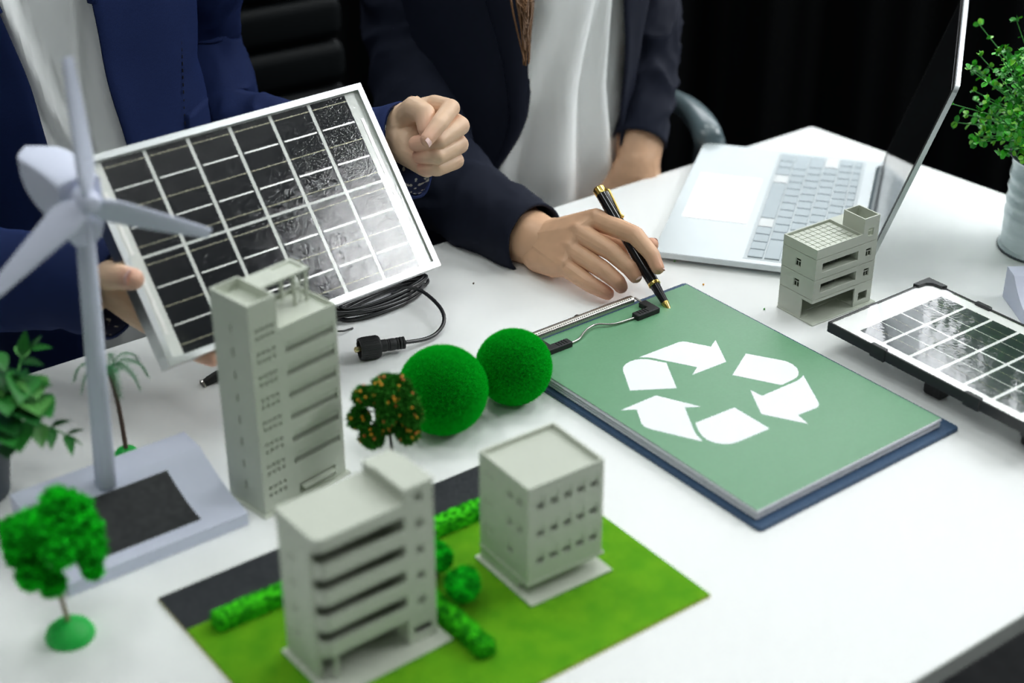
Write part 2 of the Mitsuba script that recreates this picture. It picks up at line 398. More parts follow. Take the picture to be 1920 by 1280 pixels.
def pebbled_glass(x0, x1, y0, y1, z, step, slope, seed):
    """A glass sheet with a fine pebbled surface, as solar glass has."""
    nx, ny = int((x1 - x0) / step), int((y1 - y0) / step)
    X, Y = np.meshgrid(np.linspace(x0, x1, nx), np.linspace(y0, y1, ny))
    g = np.random.default_rng(seed)
    Z = z + g.normal(size=X.shape) * step * slope
    Z[[0, -1]] = z; Z[:, [0, -1]] = z
    i = (np.arange(ny - 1)[:, None] * nx + np.arange(nx - 1)[None]).ravel()
    F = np.vstack([np.stack([i, i + 1, i + nx + 1], 1), np.stack([i, i + nx + 1, i + nx], 1)])
    return trimesh.Trimesh(np.stack([X, Y, Z], -1).reshape(-1, 3), F, process=False)


add(sp + '__glass', pebbled_glass(fw, PW - fw, fw, PH - fw, -.0020, .0006, .0125, 1), 'm_panel_glass', False, M=MP, label='clear glass front')
add(sp + '__junction_box', bev(.10, .17, .12, .16, -.022, -.0052, .002), 'm_black_plastic', False, M=MP)

# ------------------------------------------------------------------ coiled cable and connector
cb = thing('cable', 'black cable coiled under the held solar panel with a round connector', 'cable')
rc = np.random.default_rng(3)
loops = []
c0 = np.array((-0.1209, 1.3031, 0.0)); cu = unit(np.array((-0.0865, 1.3335, 0.0)) - np.array((-0.1567, 1.2696, 0.0))); cv = np.array([-cu[1], cu[0], 0])
for i in range(9):
    a = np.linspace(0, 2 * np.pi, 60)
    L, W = 0.052 + rc.uniform(-.006, .006), 0.0135 + rc.uniform(-.005, .005)
    o = c0 + cu * rc.uniform(-.006, .004) + cv * rc.uniform(-.004, .004)
    z = 0.003 + 0.0026 * (i % 5) + 0.0012 * np.sin(a * 2 + i)
    P = o + np.cos(a)[:, None] * L * cu + np.sin(a)[:, None] * W * cv; P[:, 2] = np.clip(z, .0019, None)
    loops.append(tube(P, .0017, 8))
add(cb + '__coil', join(loops), 'm_cable', True)
tail = spline([(-0.1113, 1.2935, 0.014), (-0.0994, 1.3026, 0.016), (-0.087, 1.3032, 0.014), (-0.074, 1.2889, 0.012), (-0.0639, 1.2686, 0.01), (-0.0619, 1.2517, 0.007), (-0.068, 1.2353, 0.005), (-0.0785, 1.2245, 0.005), (-0.0952, 1.2116, 0.009)], 70)
add(cb + '__lead', tube(tail, .0018, 10), 'm_cable', True)
k0, k1 = np.array((-0.0952, 1.2116, 0.009)), np.array((-0.138, 1.1961, 0.0102))
ax = unit(k1 - k0); LK = np.linalg.norm(k1 - k0)
MK = toward(k0, ax)
RX = trimesh.transformations.rotation_matrix(np.pi / 2, [0, 1, 0])


def lx(prof, n=28):
    m = lathe(prof, n); m.apply_transform(RX); return m


add(cb + '__strain_relief', join([lx([(0, -.001), (.0042, 0), (.0055, LK * .09), (0, LK * .1)])] + [lx([(.0028, LK * a), (.0055, LK * a), (.0055, LK * (a + .035)), (.0028, LK * (a + .035))]) for a in (.0, .06, .12)]), 'm_rubber', 40, M=MK)
add(cb + '__plug_body', lx([(0, LK * .15), (.0048, LK * .15), (.0055, LK * .22), (.0055, LK * .3), (.0049, LK * .31), (.0055, LK * .33), (.0049, LK * .35), (.0055, LK * .37), (.0055, LK * .5), (0, LK * .5)]), 'm_rubber', 30, M=MK)
nut = [lx([(.0055, LK * .47), (.0092, LK * .5), (.0100, LK * .54), (.0100, LK * .86), (.0096, LK * .9), (.0078, LK * .9), (.0074, LK * .75), (0, LK * .75)])]
for i in range(28):
    a = i / 28 * 2 * np.pi
    nut.append(rod([LK * .54, .0100 * math.cos(a), .0100 * math.sin(a)], [LK * .84, .0100 * math.cos(a), .0100 * math.sin(a)], .0004, 5))
add(cb + '__coupling_nut', join(nut), 'm_rubber', 30, M=MK)
add(cb + '__pin', lx([(0, LK * .75), (.0026, LK * .75), (.0026, LK * .98), (.0012, LK), (0, LK)]), 'm_brass', 30, M=MK)
add(cb + '__wire_end', tube(spline([(-0.1572, 1.2411, 0.004), (-0.1517, 1.2439, 0.003), (-0.1475, 1.2496, 0.0015), (-0.1444, 1.2522, 0.0012)], 14), .0008, 6), 'm_cable', True)
pg = thing('cable_plug', 'small black cable plug with a chrome ring lying left of the white tower model', 'plug')
q = np.array((-0.2541, 1.1608, 0.004))
MQ = toward(q, [0.75, 0.6, 0.25])
add(pg + '__sleeve', lx([(0, -.012), (.0034, -.012), (.0042, -.006), (.0042, .004), (0, .004)]), 'm_rubber', 30, M=MQ)
add(pg + '__ring', lx([(.0036, -.0135), (.0046, -.0135), (.0046, -.012), (.0036, -.012)]), 'm_chrome', 30, M=MQ)

# ------------------------------------------------------------------ clipboard
CBM = frame(*(0.1826, 0.9414, 0.0)[:2], 0, 37.7)       # local x along the bottom edge, y towards the clip
BW, BH, BT = 0.230, 0.326, 0.003
cl = thing('clipboard', 'navy clipboard with a wire clip holding papers under a green cover', 'clipboard')
bp = sg.box(0, 0, BW, BH).buffer(-.004).buffer(.004, quad_segs=5)
add(cl + '__board', join([extrude(bp.buffer(-.0006), BT, 0), extrude(bp, BT - .0012, .0006)]), 'm_navy_board', 40, M=CBM)
ck = thing('paper_stack', 'stack of white papers clamped on the navy clipboard', 'papers')
rp = np.random.default_rng(5)
PX0, PX1, PY0, PY1 = 0.006, 0.216, 0.010, 0.307
NSH = 9


def sheet(x0, x1, y0, y1, z, th, lift):
    """A sheet whose left side lifts a little towards the clip end, z rising by lift."""
    xs, ys = np.linspace(x0, x1, 9), np.linspace(y0, y1, 13)
    X, Y = np.meshgrid(xs, ys)
    fx, fy = (X - x0) / (x1 - x0), (Y - y0) / (y1 - y0)
    Z = z + lift * (1 - fx) ** 2 * np.sin(np.pi * np.clip(fy, 0, 1)) ** 1.0
    up = np.stack([X, Y, Z + th], -1); dn = np.stack([X, Y, Z], -1)
    V = np.vstack([up.reshape(-1, 3), dn.reshape(-1, 3)]); n = len(xs); m = len(ys); F = []
    for i in range(m - 1):
        for j in range(n - 1):
            a = i * n + j
            F += [[a, a + 1, a + n + 1], [a, a + n + 1, a + n]]
            b = a + m * n
            F += [[b, b + n + 1, b + 1], [b, b + n, b + n + 1]]
    ed = [i for i in range(n)] + [i * n + n - 1 for i in range(1, m)] + [(m - 1) * n + j for j in range(n - 2, -1, -1)] + [i * n for i in range(m - 2, 0, -1)]
    for a, b in zip(ed, ed[1:] + ed[:1]):
        F += [[a, a + m * n, b], [b, a + m * n, b + m * n]]
    return trimesh.Trimesh(V, np.array(F), process=False)


zt = BT
for i in range(NSH):
    th = 0.0009
    add(ck + '__paper_sheet', sheet(PX0 + rp.uniform(-.0012, .0015), PX1 + rp.uniform(-.001, .001), PY0 + rp.uniform(-.0008, .001), PY1, zt, th * .93, .0010 * (i / NSH) ** 2), 'm_paper' if i % 3 else 'm_paper_grey', 30, M=CBM)
    zt += th
cv_ = thing('cover_sheet', 'green cover sheet printed with a white recycling symbol, on top of the clipboard papers', 'paper')
add(cv_ + '__sheet', sheet(PX0 + .0005, PX1 + .0008, PY0 + .0006, PY1 + .003, zt, .0003, .0012), 'm_cover', 30, M=CBM)
ZP = zt + .0007
SYMW = [
    [(0.0886, 0.2336), (0.1337, 0.2326), (0.1361, 0.2321), (0.1387, 0.2305), (0.1407, 0.2281), (0.1513, 0.2094), (0.163, 0.2157), (0.1432, 0.1822), (0.1046, 0.1836), (0.1168, 0.1907), (0.0976, 0.2248), (0.0953, 0.2282)],
    [(0.1009, 0.212), (0.0789, 0.1755), (0.0451, 0.1961), (0.0623, 0.2243), (0.0648, 0.2274), (0.0674, 0.2297), (0.072, 0.2319), (0.0779, 0.2329), (0.0845, 0.2321), (0.0894, 0.2293), (0.0933, 0.2253)],
    [(0.1315, 0.1628), (0.1668, 0.1821), (0.1828, 0.1553), (0.185, 0.1505), (0.1853, 0.1439), (0.1837, 0.1376), (0.1798, 0.1319), (0.176, 0.1287), (0.1714, 0.1267), (0.1673, 0.1262), (0.1533, 0.1257), (0.1521, 0.1262)],
    [(0.1259, 0.1361), (0.1267, 0.1234), (0.1664, 0.1227), (0.1712, 0.1232), (0.1752, 0.1243), (0.1791, 0.126), (0.1563, 0.0877), (0.1538, 0.0849), (0.1513, 0.0834), (0.1476, 0.0828), (0.1283, 0.0844), (0.1249, 0.0701), (0.1057, 0.1035)],
    [(0.0183, 0.1769), (0.057, 0.1771), (0.0743, 0.1416), (0.063, 0.1486), (0.0438, 0.117), (0.0417, 0.1121), (0.0396, 0.1035), (0.0381, 0.1036), (0.0194, 0.1386), (0.0175, 0.1434), (0.0169, 0.1476), (0.018, 0.1513), (0.0294, 0.17)],
    [(0.0536, 0.126), (0.0954, 0.1241), (0.0952, 0.0849), (0.0938, 0.0839), (0.0729, 0.0847), (0.0605, 0.0852), (0.0546, 0.0865), (0.05, 0.0896), (0.0458, 0.0944), (0.0436, 0.1014), (0.0444, 0.1089), (0.0476, 0.1163), (0.0524, 0.1247)]]
for poly in SYMW:
    m = extrude(sg.Polygon(poly).buffer(0), .0002, 0)
    m = trimesh.Trimesh(*trimesh.remesh.subdivide_to_size(m.vertices, m.faces, .012), process=False)
    v = np.array(m.vertices); gx_, gy_ = (v[:, 0] - PX0 - .0005) / (PX1 - PX0), (v[:, 1] - PY0 - .0006) / (PY1 - PY0 + .0024)
    v[:, 2] += zt + .00028 + .0012 * (1 - gx_) ** 2 * np.sin(np.pi * gy_)
    m.vertices = v
    add(cv_ + '__symbol_arrow', m, 'm_print', False, M=CBM, label='white printed piece of the recycling arrows')
# clip: perforated chrome spring bar, wire bail with black rubber corners
cp = thing('clip', 'chrome spring clip with black rubber corner tips at the top of the clipboard', 'clip')
bx0, bx1, byc = 0.034, 0.154, BH - 0.012
zb = zt + .0008
arc = np.linspace(-0.25 * np.pi, 1.15 * np.pi, 16)
prof = [(byc + .0042 * math.cos(a), zb + .0024 + .0042 * math.sin(a)) for a in arc]
ringl = []
for x in np.linspace(bx0 - .007, bx1 - .003, 3):
    ringl.append([[x, y, z] for y, z in prof] + [[x, byc + (y - byc) * .86, zb + .0024 + (z - zb - .0024) * .86] for y, z in prof[::-1]])
add(cp + '__spring_bar', rings_mesh(np.array(ringl)), 'm_clip', 30, M=CBM)
holes = []
for x in np.arange(bx0 - .004, bx1 - .005, .0024):
    for ang in (.12 * np.pi, .30 * np.pi, .70 * np.pi, .88 * np.pi):
        d = trimesh.creation.cylinder(.0007, .0003, sections=8)
        d.apply_transform(toward([x, byc + .0043 * math.cos(ang), zb + .0024 + .0043 * math.sin(ang)], [0, math.cos(ang), math.sin(ang)]) @ RX); holes.append(d)
add(cp + '__perforation', join(holes), 'm_plastic_dark', False, M=CBM, kind='stuff', label='rows of small dark holes')
add(cp + '__rivet', lx([(0, 0), (.003, 0), (.0025, .001), (0, .0016)]), 'm_chrome', 40, M=CBM @ toward([.09, byc + .006, zb + .002], [0, 1, .3]))
wz = zb + .0012
wire = spline([(bx0 - .001, byc, wz + .002), (bx0 - .002, byc - .023, wz), (bx0 + .006, byc - .026, wz), (bx0 + .030, byc - .026, wz), (bx0 + .042, byc - .021, wz + .001), (bx0 + .052, byc - .017, wz + .0015), (bx0 + .062, byc - .017, wz + .0015), (bx0 + .078, byc - .024, wz), (bx1 - .004, byc - .026, wz), (bx1 + .002, byc - .023, wz), (bx1 + .001, byc, wz + .002)], 120)
add(cp + '__wire', tube(wire, .0010, 8), 'm_chrome', True, M=CBM)
for xa, sx in ((bx0, 1), (bx1, -1)):
    m = m3.Manifold.batch_boolean([rbox(min(xa - sx * .005, xa + sx * .0035), max(xa - sx * .005, xa + sx * .0035), byc - .0305, byc - .010, wz - .0022, wz + .0035, .0012, 12), rbox(min(xa - sx * .005, xa + sx * .022), max(xa - sx * .005, xa + sx * .022), byc - .0305, byc - .0215, wz - .0022, wz + .0035, .0012, 12)], m3.OpType.Add)
    k = add(cp + '__rubber_tip', m, 'm_rubber', 30, M=CBM)
    add(k + '__rib', join([bev(xa + sx * .008 + i * sx * .003 - .0005, xa + sx * .008 + i * sx * .003 + .0005, byc - .029, byc - .023, wz + .0033, wz + .0041, .0002) for i in range(4)]), 'm_rubber', False, M=CBM)

# ------------------------------------------------------------------ pen
pt, pb = np.array((0.1475, 1.2664, 0.0053)), np.array((0.0817, 1.3723, 0.0866))
pd = pb - pt; LP = np.linalg.norm(pd)
MPn = toward(pt, pd, up=(0.75, -0.6, 0.3))
pn = thing('pen', 'black lacquered pen with gold trim held by the person in the navy blazer', 'pen')
s_ = LP / .137
add(pn + '__tip', lx([(0, 0), (.0005, .0003), (.0008, .003), (0, .004)], 20), 'm_chrome', 40, M=MPn)
add(pn + '__nose_cone', lx([(0, .0026), (.0009, .0028), (.0030, .0125), (.0034, .0145), (.0034, .0165), (0, .0165)], 28), 'm_gold', 30, M=MPn)
add(pn + '__front_barrel', lx([(0, .0163), (.0035, .0163), (.0048, .0355), (0, .0355)], 32), 'm_lacquer', 30, M=MPn)
add(pn + '__gold_ring', lx([(0, .0352), (.0056, .0352), (.0059, .036), (.0056, .0372), (.0057, .0385), (0, .0385)], 32), 'm_gold', 30, M=MPn)
add(pn + '__barrel', lx([(0, .0383), (.0055, .0383), (.0060, .06), (.0060, .09), (.0057, LP - .0075), (0, LP - .0075)], 36), 'm_lacquer', 30, M=MPn)
add(pn + '__cap_end', lx([(0, LP - .0078), (.0058, LP - .0078), (.0060, LP - .006), (.0060, LP - .001), (.0052, LP), (0, LP)], 36), 'm_gold', 30, M=MPn)
cp_ = spline([(LP - .006, 0, .0058), (LP - .009, 0, .0088), (LP - .016, 0, .0085), (LP - .028, 0, .0075), (LP - .038, 0, .0066)], 20)
add(pn + '__pocket_clip', join([tube(cp_, np.linspace(.0013, .0009, 20), 8), trimesh.creation.icosphere(2, .0019).apply_translation([LP - .039, 0, .0072])]), 'm_gold', True, M=MPn)

# ------------------------------------------------------------------ laptop
LE, LD = np.array([0.272, 0.962, 0]), np.array([0.962, -0.272, 0])
F2 = np.array([0.1385, 1.3900, 0.0])
ML = basis(F2, LD, LE, [0, 0, 1])        # x front to hinge, y along the front edge away from the camera
LW, LDp, LZ = 0.294, 0.206, 0.0112
lp = thing('laptop', 'open silver laptop with its dark screen turned edge-on at the back of the desk', 'laptop')
bp = sg.box(0, 0, LDp, LW).buffer(-.008).buffer(.008, quad_segs=6)
add(lp + '__base', join([extrude(bp.buffer(-.006), .003, .0028), extrude(bp.buffer(-.0008), LZ - .0052, .0052), extrude(bp, LZ - .0064, .0058)]), 'm_laptop', 30, M=ML)
for x in (.02, .18):
    for y in (.03, .26): add(lp + '__foot', trimesh.creation.cylinder(.006, .0034, sections=16).apply_translation([x, y, .0017]), 'm_rubber', 30, M=ML)
add(lp + '__trackpad', extrude(sg.box(.012, .088, .079, .206).buffer(-.002).buffer(.002), .0006, LZ - .0002), 'm_trackpad', False, M=ML)
kx0, kx1, ky0, ky1 = 0.090, 0.180, 0.012, 0.282
add(lp + '__key_well', extrude(sg.box(kx0 - .003, ky0 - .003, kx1 + .003, ky1 + .003), .0003, LZ), 'm_keywell', False, M=ML)


def key(x0, x1, y0, y1, m='m_key'):
    add(lp + '__key', bev(x0 + .0009, x1 - .0009, y0 + .0009, y1 - .0009, LZ + .0003, LZ + .0016, .0004), m, False, M=ML)


W_ = ky1 - ky0
rows = [[1.2, 1, 1.2, 1.2, 5.2, 1.2, 1, 1, 1, 1], [2.2] + [1] * 10 + [2.4], [1.8] + [1] * 11 + [1.9], [1.5] + [1] * 12 + [1.2], [1] * 13 + [1.8], [1] * 15]
rx = np.linspace(kx0, kx1 - .010, 6).tolist() + [kx1]
rx = [kx0, kx0 + .0163, kx0 + .0326, kx0 + .0489, kx0 + .0652, kx0 + .0805, kx1]
for r, row in enumerate(rows):
    t = ky1
    for i, w in enumerate(row):
        d = w / sum(row) * W_
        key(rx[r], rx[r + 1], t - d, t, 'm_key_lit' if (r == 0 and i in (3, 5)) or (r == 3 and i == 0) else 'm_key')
        t -= d
add(lp + '__hinge', join([rod([LDp - .006, .03, LZ + .001], [LDp - .006, LW - .03, LZ + .001], .0055, 14)]), 'm_hinge', 40, M=ML)
la = math.radians(72.5)
LL = .206
MLid = ML @ basis([LDp - .006, 0, LZ + .001], [math.cos(la), 0, math.sin(la)], [0, 1, 0], [-math.sin(la), 0, math.cos(la)])
lidp = sg.box(.003, 0, LL, LW).buffer(-.007).buffer(.007, quad_segs=6)
add(lp + '__lid', extrude(lidp, .0042, -.0045), 'm_laptop_edge', 30, M=MLid)
add(lp + '__bezel', extrude(lidp.buffer(-.0015), .0006, -.0003), 'm_bezel', 30, M=MLid)
add(lp + '__screen', extrude(sg.box(.016, .007, LL - .008, LW - .007), .0004, .0002), 'm_screen', False, M=MLid, label='dark glossy screen')

# ------------------------------------------------------------------ the black-framed solar panel lying at the right
Q0 = np.array((0.2775, 1.2146, 0.028))
MQp = basis(Q0, V, U, [0, 0, 1])          # x along the long side towards the camera right, y along the short side
QW, QH = 0.228, 0.1345
s2 = thing('solar_panel', 'black-framed solar panel with white backing lying flat at the right of the clipboard', 'solar panel')
for nm, b in (('a', (0, QW, 0, .0022)), ('b', (0, QW, QH - .0022, QH)), ('c', (0, .0022, .0022, QH - .0022)), ('d', (QW - .0022, QW, .0022, QH - .0022))):
    add(s2 + '__frame_bar', bev(b[0], b[1], b[2], b[3], -.0095, .0004, .0005), 'm_black_plastic', False, M=MQp)
add(s2 + '__backing', box(.0022, QW - .0022, .0022, QH - .0022, -.004, -.0012), 'm_backing', False, M=MQp, label='white backing plate')
pit = 0.02885
for i in range(6):
    for j in range(2):
        x0, y0 = .0270 + i * pit, .0125 + j * .0548
        k = add(s2 + '__solar_cell', box(x0, x0 + .0255, y0, y0 + .0525, -.0012, -.0009), 'm_cell_blue', False, M=MQp)
        add(k + '__ribbon', box(x0, x0 + .0255, y0 + .0258, y0 + .0266, -.0009, -.0007), 'm_ribbon', False, M=MQp)
        dots = [box(x0, x0 + .0255, y0 + yy - .00012, y0 + yy + .00012, -.0009, -.0008) for yy in (.013, .0395)]
        for yy in (.013, .0395):
            for xx in (.006, .018):
                d = trimesh.creation.cylinder(.0005, .0003, sections=6); d.apply_translation([x0 + xx, y0 + yy, -.0007]); dots.append(d)
        add(k + '__solder_line', join(dots), 'm_solder', False, M=MQp)
add(s2 + '__glass', pebbled_glass(.0022, QW - .0022, .0022, QH - .0022, -.0001, .0011, .016, 2), 'm_panel_glass', True, M=MQp, label='clear glass front')
for x, y in ((0, QH), (QW, QH), (QW, 0)):
    sx, sy = (1 if x == 0 else -1), (1 if y == 0 else -1)
    pol = sg.Polygon([(x - sx * .0015, y - sy * .0015), (x + sx * .02, y - sy * .0015), (x + sx * .018, y + sy * .0035), (x + sx * .0085, y + sy * .0045), (x + sx * .0045, y + sy * .0085), (x + sx * .0035, y + sy * .018), (x - sx * .0015, y + sy * .02)])
    add(s2 + '__corner_guard', extrude(pol, .0125, -.0105), 'm_black_plastic', False, M=MQp)
for x0, y0 in ((.0500, -.0012), (.1500, -.0012), (.0550, QH - .0035), (.1550, QH - .0035)):
    add(s2 + '__clip', bev(x0, x0 + .0165, y0, y0 + .0047, -.0105, .0018, .0006), 'm_black_plastic', False, M=MQp)
for x0 in (.1, .2):
    for y0 in (.012, .11):
        add(s2 + '__foot', join([bev(x0, x0 + .020, y0, y0 + .012, -.0279, -.0095, .002), rod([x0 + .003, y0 + .006, -.0275 + .0035], [x0 + .017, y0 + .006, -.0275 + .0035], .0035, 12)]), 'm_rubber', False, M=MQp)

# ------------------------------------------------------------------ model site mat
A0 = np.array([-0.2451, 0.8632])
MM = basis([*A0, 0], U, -V, [0, 0, 1])     # x along the back edge, y away from the camera (so the mat runs to negative y)
MXL, MYL, RD = 0.309, 0.2268, 0.043
sm = thing('model_lawn', 'bright green square lawn mat with a black road strip under the two white model buildings', 'model mat')
add(sm + '__base', box(0, MXL, -MYL, 0, 0, .0014), 'm_mat_edge', False, M=MM)
add(sm + '__grass', box(.0004, MXL - .0004, -MYL + .0004, -RD, .0014, .0024), 'm_grass', False, M=MM)
add(sm + '__road', box(0, MXL, -RD, 0, .0014, .0022), 'm_asphalt', False, M=MM, label='black road strip')
ZM = .0024


def tufts(n, pts, nrm, size, seed):
    """n small triangles standing on points with normals."""
    r = np.random.default_rng(seed)
    t = unit(r.normal(size=3)); N = nrm + r.normal(size=nrm.shape) * .45
    N /= np.linalg.norm(N, axis=1, keepdims=True)
    A = np.cross(N, r.normal(size=N.shape)); A /= np.linalg.norm(A, axis=1, keepdims=True)
    s = size * r.uniform(.6, 1.4, (len(pts), 1))
    V_ = np.stack([pts - A * s * .4, pts + A * s * .4, pts + N * s * 1.3], 1).reshape(-1, 3)
    return trimesh.Trimesh(V_, np.arange(len(V_)).reshape(-1, 3), process=False)


def hedge(label, x0, x1, y0, y1, h, seed):
    k = thing('hedge', label, 'hedge')
    m = rbox(x0, x1, y0, y1, ZM - .002, ZM + h, min(h, y1 - y0, x1 - x0) * .3, 12).refine_to_length(.0025)
    q = m.to_mesh(); tm = trimesh.Trimesh(q.vert_properties[:, :3], q.tri_verts)
    tm = bumpy(tm, .0009, 420, seed)
    lo = tm.vertices[:, 2] < ZM - .0002
    tm.vertices[lo, 2] = ZM - .0002
    add(k + '__core', tm, 'm_hedge', True, M=MM)
    pts, fi = trimesh.sample.sample_surface(tm, 4200, seed=seed)
    keep = pts[:, 2] > ZM + .0004
    add(k + '__foliage', tufts(0, pts[keep], tm.face_normals[fi][keep], .0012, seed), 'm_hedge', False, M=MM, kind='stuff')


def mxy(p):
    d = np.array([p[0] - A0[0], p[1] - A0[1], 0]); return d @ U, d @ -V


hx0, hy0 = mxy((-0.2061, 0.8337, 0.004)); hx1, hy1 = mxy((-0.0219, 0.9647, 0.006))
hedge('long low green hedge along the black road behind the front model building', hx0 + .002, hx1 + .03, -RD - .0175, -RD - .004, .012, 1)
fx, fy = mxy((-0.0122, 0.7979, 0.005)); 
hedge('short low green hedge between the two model buildings pointing at the camera', fx - .007, fx + .006, fy + .004, -RD - .040, .0115, 2)


def fuzz_ball(label, c, r, n, seed, L):
    k = thing('grass_ball', label, 'ball')
    s = trimesh.creation.icosphere(4, r - L * .55); s.apply_translation(c)
    add(k + '__core', s, 'm_ball', True)
    g = np.random.default_rng(seed)
    N = g.normal(size=(n, 3)); N /= np.linalg.norm(N, axis=1, keepdims=True)
    P = c + N * (r - L * .6)
    D = N + g.normal(size=N.shape) * .38; D /= np.linalg.norm(D, axis=1, keepdims=True)
    tip = P + D * (L * g.uniform(.55, 1.15, (n, 1)))
    tip[:, 2] = np.maximum(tip[:, 2], .0003)
    A = np.cross(D, g.normal(size=D.shape)); A /= np.linalg.norm(A, axis=1, keepdims=True)
    w = .00034
    V_ = np.stack([P - A * w, P + A * w, tip], 1).reshape(-1, 3)
    add(k + '__fuzz', trimesh.Trimesh(V_, np.arange(len(V_)).reshape(-1, 3), process=False), 'm_fuzz', False, kind='stuff')


fuzz_ball('larger fuzzy green grass ball behind the little orange tree', np.array([-0.0558, 1.0855, .0362]), .0362, 60000, 11, .0034)
fuzz_ball('smaller fuzzy green grass ball beside the corner of the green cover sheet', np.array([0.0013, 1.1299, .0318]), .0318, 50000, 12, .0032)

# ------------------------------------------------------------------ model buildings


def win_cut(solid, cuts):
    return m3.Manifold.batch_boolean([solid] + cuts, m3.OpType.Subtract)


FRONT = lambda x0, x1, z0, z1, d=.004: mbox(x0, x1, -.001, d, z0, z1)
LEFT = lambda y0, y1, z0, z1, d=.004: mbox(-.001, d, y0, y1, z0, z1)


def model_frame(k, M, x0, x1, z0, z1, y=.0006, mode='tee', side='front', m='m_plastic'):
    """Little window frame in a front (xz) or left (yz) opening."""
    t = .00045
    bs = [(x0, x1, z0, z0 + t), (x0, x1, z1 - t, z1), (x0, x0 + t, z0 + t, z1 - t), (x1 - t, x1, z0 + t, z1 - t)]
    zm = z0 + (z1 - z0) * .66
    xm = (x0 + x1) / 2
    if mode == 'tee': bs += [(x0 + t, x1 - t, zm - t / 2, zm + t / 2), (xm - t / 2, xm + t / 2, z0 + t, zm - t / 2)]
    if mode == 'half': bs += [(x0 + t, x1 - t, z0 + (z1 - z0) * .48, z1 - t), (xm - t / 2, xm + t / 2, z0 + t, z0 + (z1 - z0) * .48)]
    ms = [box(a, b, y, y + .0008, c, d) if side == 'front' else box(y, y + .0008, a, b, c, d) for a, b, c, d in bs]
    add(k + '__window_frame', join(ms), m, False, M=M)


# --- small building behind the clipboard
k = thing('model_building', 'small pale three-storey model building with a tiled roof in front of the laptop', 'model building')
MB = frame(0.2719, 1.2600, 0, 35.2)
W, D, H = .0775, .0425, .0755
add(k + '__base_plate', bev(-.0005, W + .004, -.0035, D + .0008, 0, .0016, .0003), 'm_plastic', False, M=MB)
outer = m3.Manifold.batch_boolean([mbox(0, W, 0, D, .0016, H), mbox(W - .0195, W, 0, D * .62, H - .001, .0905)], m3.OpType.Add)
fl = [.0016, .0245, .0445, .0655]
inner = [mbox(.0014, W - .0014, .0014, D - .0014, .003, .0238), mbox(.0014, W - .021, .009, D - .0014, .0255, .0438), mbox(.0014, W - .021, .009, D - .0014, .0457, .064), mbox(W - .0185, W - .0014, .0014, D - .0014, .0255, .064),
         mbox(.0014, W - .0209, .0014, D - .0014, H - .0028, H + .01), mbox(W - .0183, W - .0012, .0012, D * .62 - .0012, .0665, .092)]
cuts = inner + [mbox(-.001, W - .0225, -.001, .0135, .0016, .0215), mbox(.0095, W - .0235, .010, .020, .0016, .0205), FRONT(.0085, W - .0235, .0300, .0395, .0095), FRONT(.0085, W - .0235, .0505, .0600, .0095), FRONT(W - .0170, W - .0055, .0068, .0150)]
wins = [(W - .0135, W - .0065, .0305, .0385), (W - .0135, W - .0065, .0510, .0590), (W - .0135, W - .0065, .0715, .0795)]
cuts += [FRONT(*w) for w in wins]
lw = [(D * .44, D * .60, .0305, .0385), (D * .44, D * .60, .0510, .0590)]
cuts += [LEFT(*w) for w in lw]
for z in fl[1:]:
    cuts += [mbox(-.01, W + .01, -.001, .0005, z, z + .0006), mbox(-.001, .0005, -.01, D + .01, z, z + .0006)]
body = win_cut(outer, cuts)
add(k + '__wall', body, 'm_plastic', False, M=MB)
for w in wins: model_frame(k, MB, *w)
for w in lw: model_frame(k, MB, *w, side='left')
for z in (.030, .0505):
    add(k + '__balcony_door', join([bev(.027, .029, .0090, .0100, z, z + .012, .0002), bev(.0295, .0365, .0092, .0100, z + .0005, z + .011, .0002), bev(.012, .015, .0092, .0098, z + .005, z + .0085, .0002)]), 'm_plastic_dark', False, M=MB)
    add(k + '__balcony_wall', bev(.0087, W - .0237, .0002, .0010, z - .0006, z + .0006, .0002), 'm_plastic', False, M=MB)
nx, ny = 8, 6
tx, ty = (W - .0209 - .0016 - .0014) / nx, (D - .0032) / ny
scene_tile = mikit.ply(bev(0, tx - .0007, 0, ty - .0007, 0, .0008, .0001), 'm_plastic', False)
for i in range(nx):
    for j in range(ny): put(k + '__roof_tile', scene_tile, MB @ frame(.0018 + i * tx, .0018 + j * ty, H - .0028))
for x, y in ((W - .004, .004), (W - .004, D * .62 - .004)):
    add(k + '__roof_peg', rod([x, y, .0900], [x, y, .0922], .0007, 8), 'm_plastic', False, M=MB)

# --- tower building at the left
k = thing('model_building', 'tall pale tower model with rows of balconies in front of the held solar panel', 'model building')
MB = frame(-0.1838, 0.9618, 0, 47.0)
W, D, H = .0795, .0425, .1775
XS = .0255                      # left shaft width, higher than the rest
H2 = .150
add(k + '__base_plate', bev(-.003, W + .003, -.003, D + .003, 0, .0015, .0003), 'm_plastic', False, M=MB)
outer = m3.Manifold.batch_boolean([mbox(0, XS, 0, D, .0015, H), mbox(XS - .001, W, 0, D, .0015, H2)], m3.OpType.Add)
cuts = [mbox(.0016, XS - .0016, .0016, D - .0016, H - .008, H + .01), mbox(XS + .0014, W - .0014, .0014, D - .0014, H2 - .003, H2 + .01)]
cuts += [mbox(.0016, W - .0016, .0060, D - .0016, .004, H2 - .006)]
NF, F0, FH = 7, .0125, .0190
for f in range(NF + 1):
    z = F0 + f * FH
    if z + .012 > (H if True else 0): break
    for i in range(4):
        for j in range(2):
            cuts.append(FRONT(.0052 + i * .0046, .0052 + i * .0046 + .0026, z + .002 + j * .0062, z + .002 + j * .0062 + .0032, .0065))
    if f < NF and f > 0: cuts.append(FRONT(XS + .0055, W - .0035, z + .0006, z + .0105, .0080))
    cuts.append(LEFT(D * .5 - .0011, D * .5 + .0011, z + .003, z + .0105, .0025))
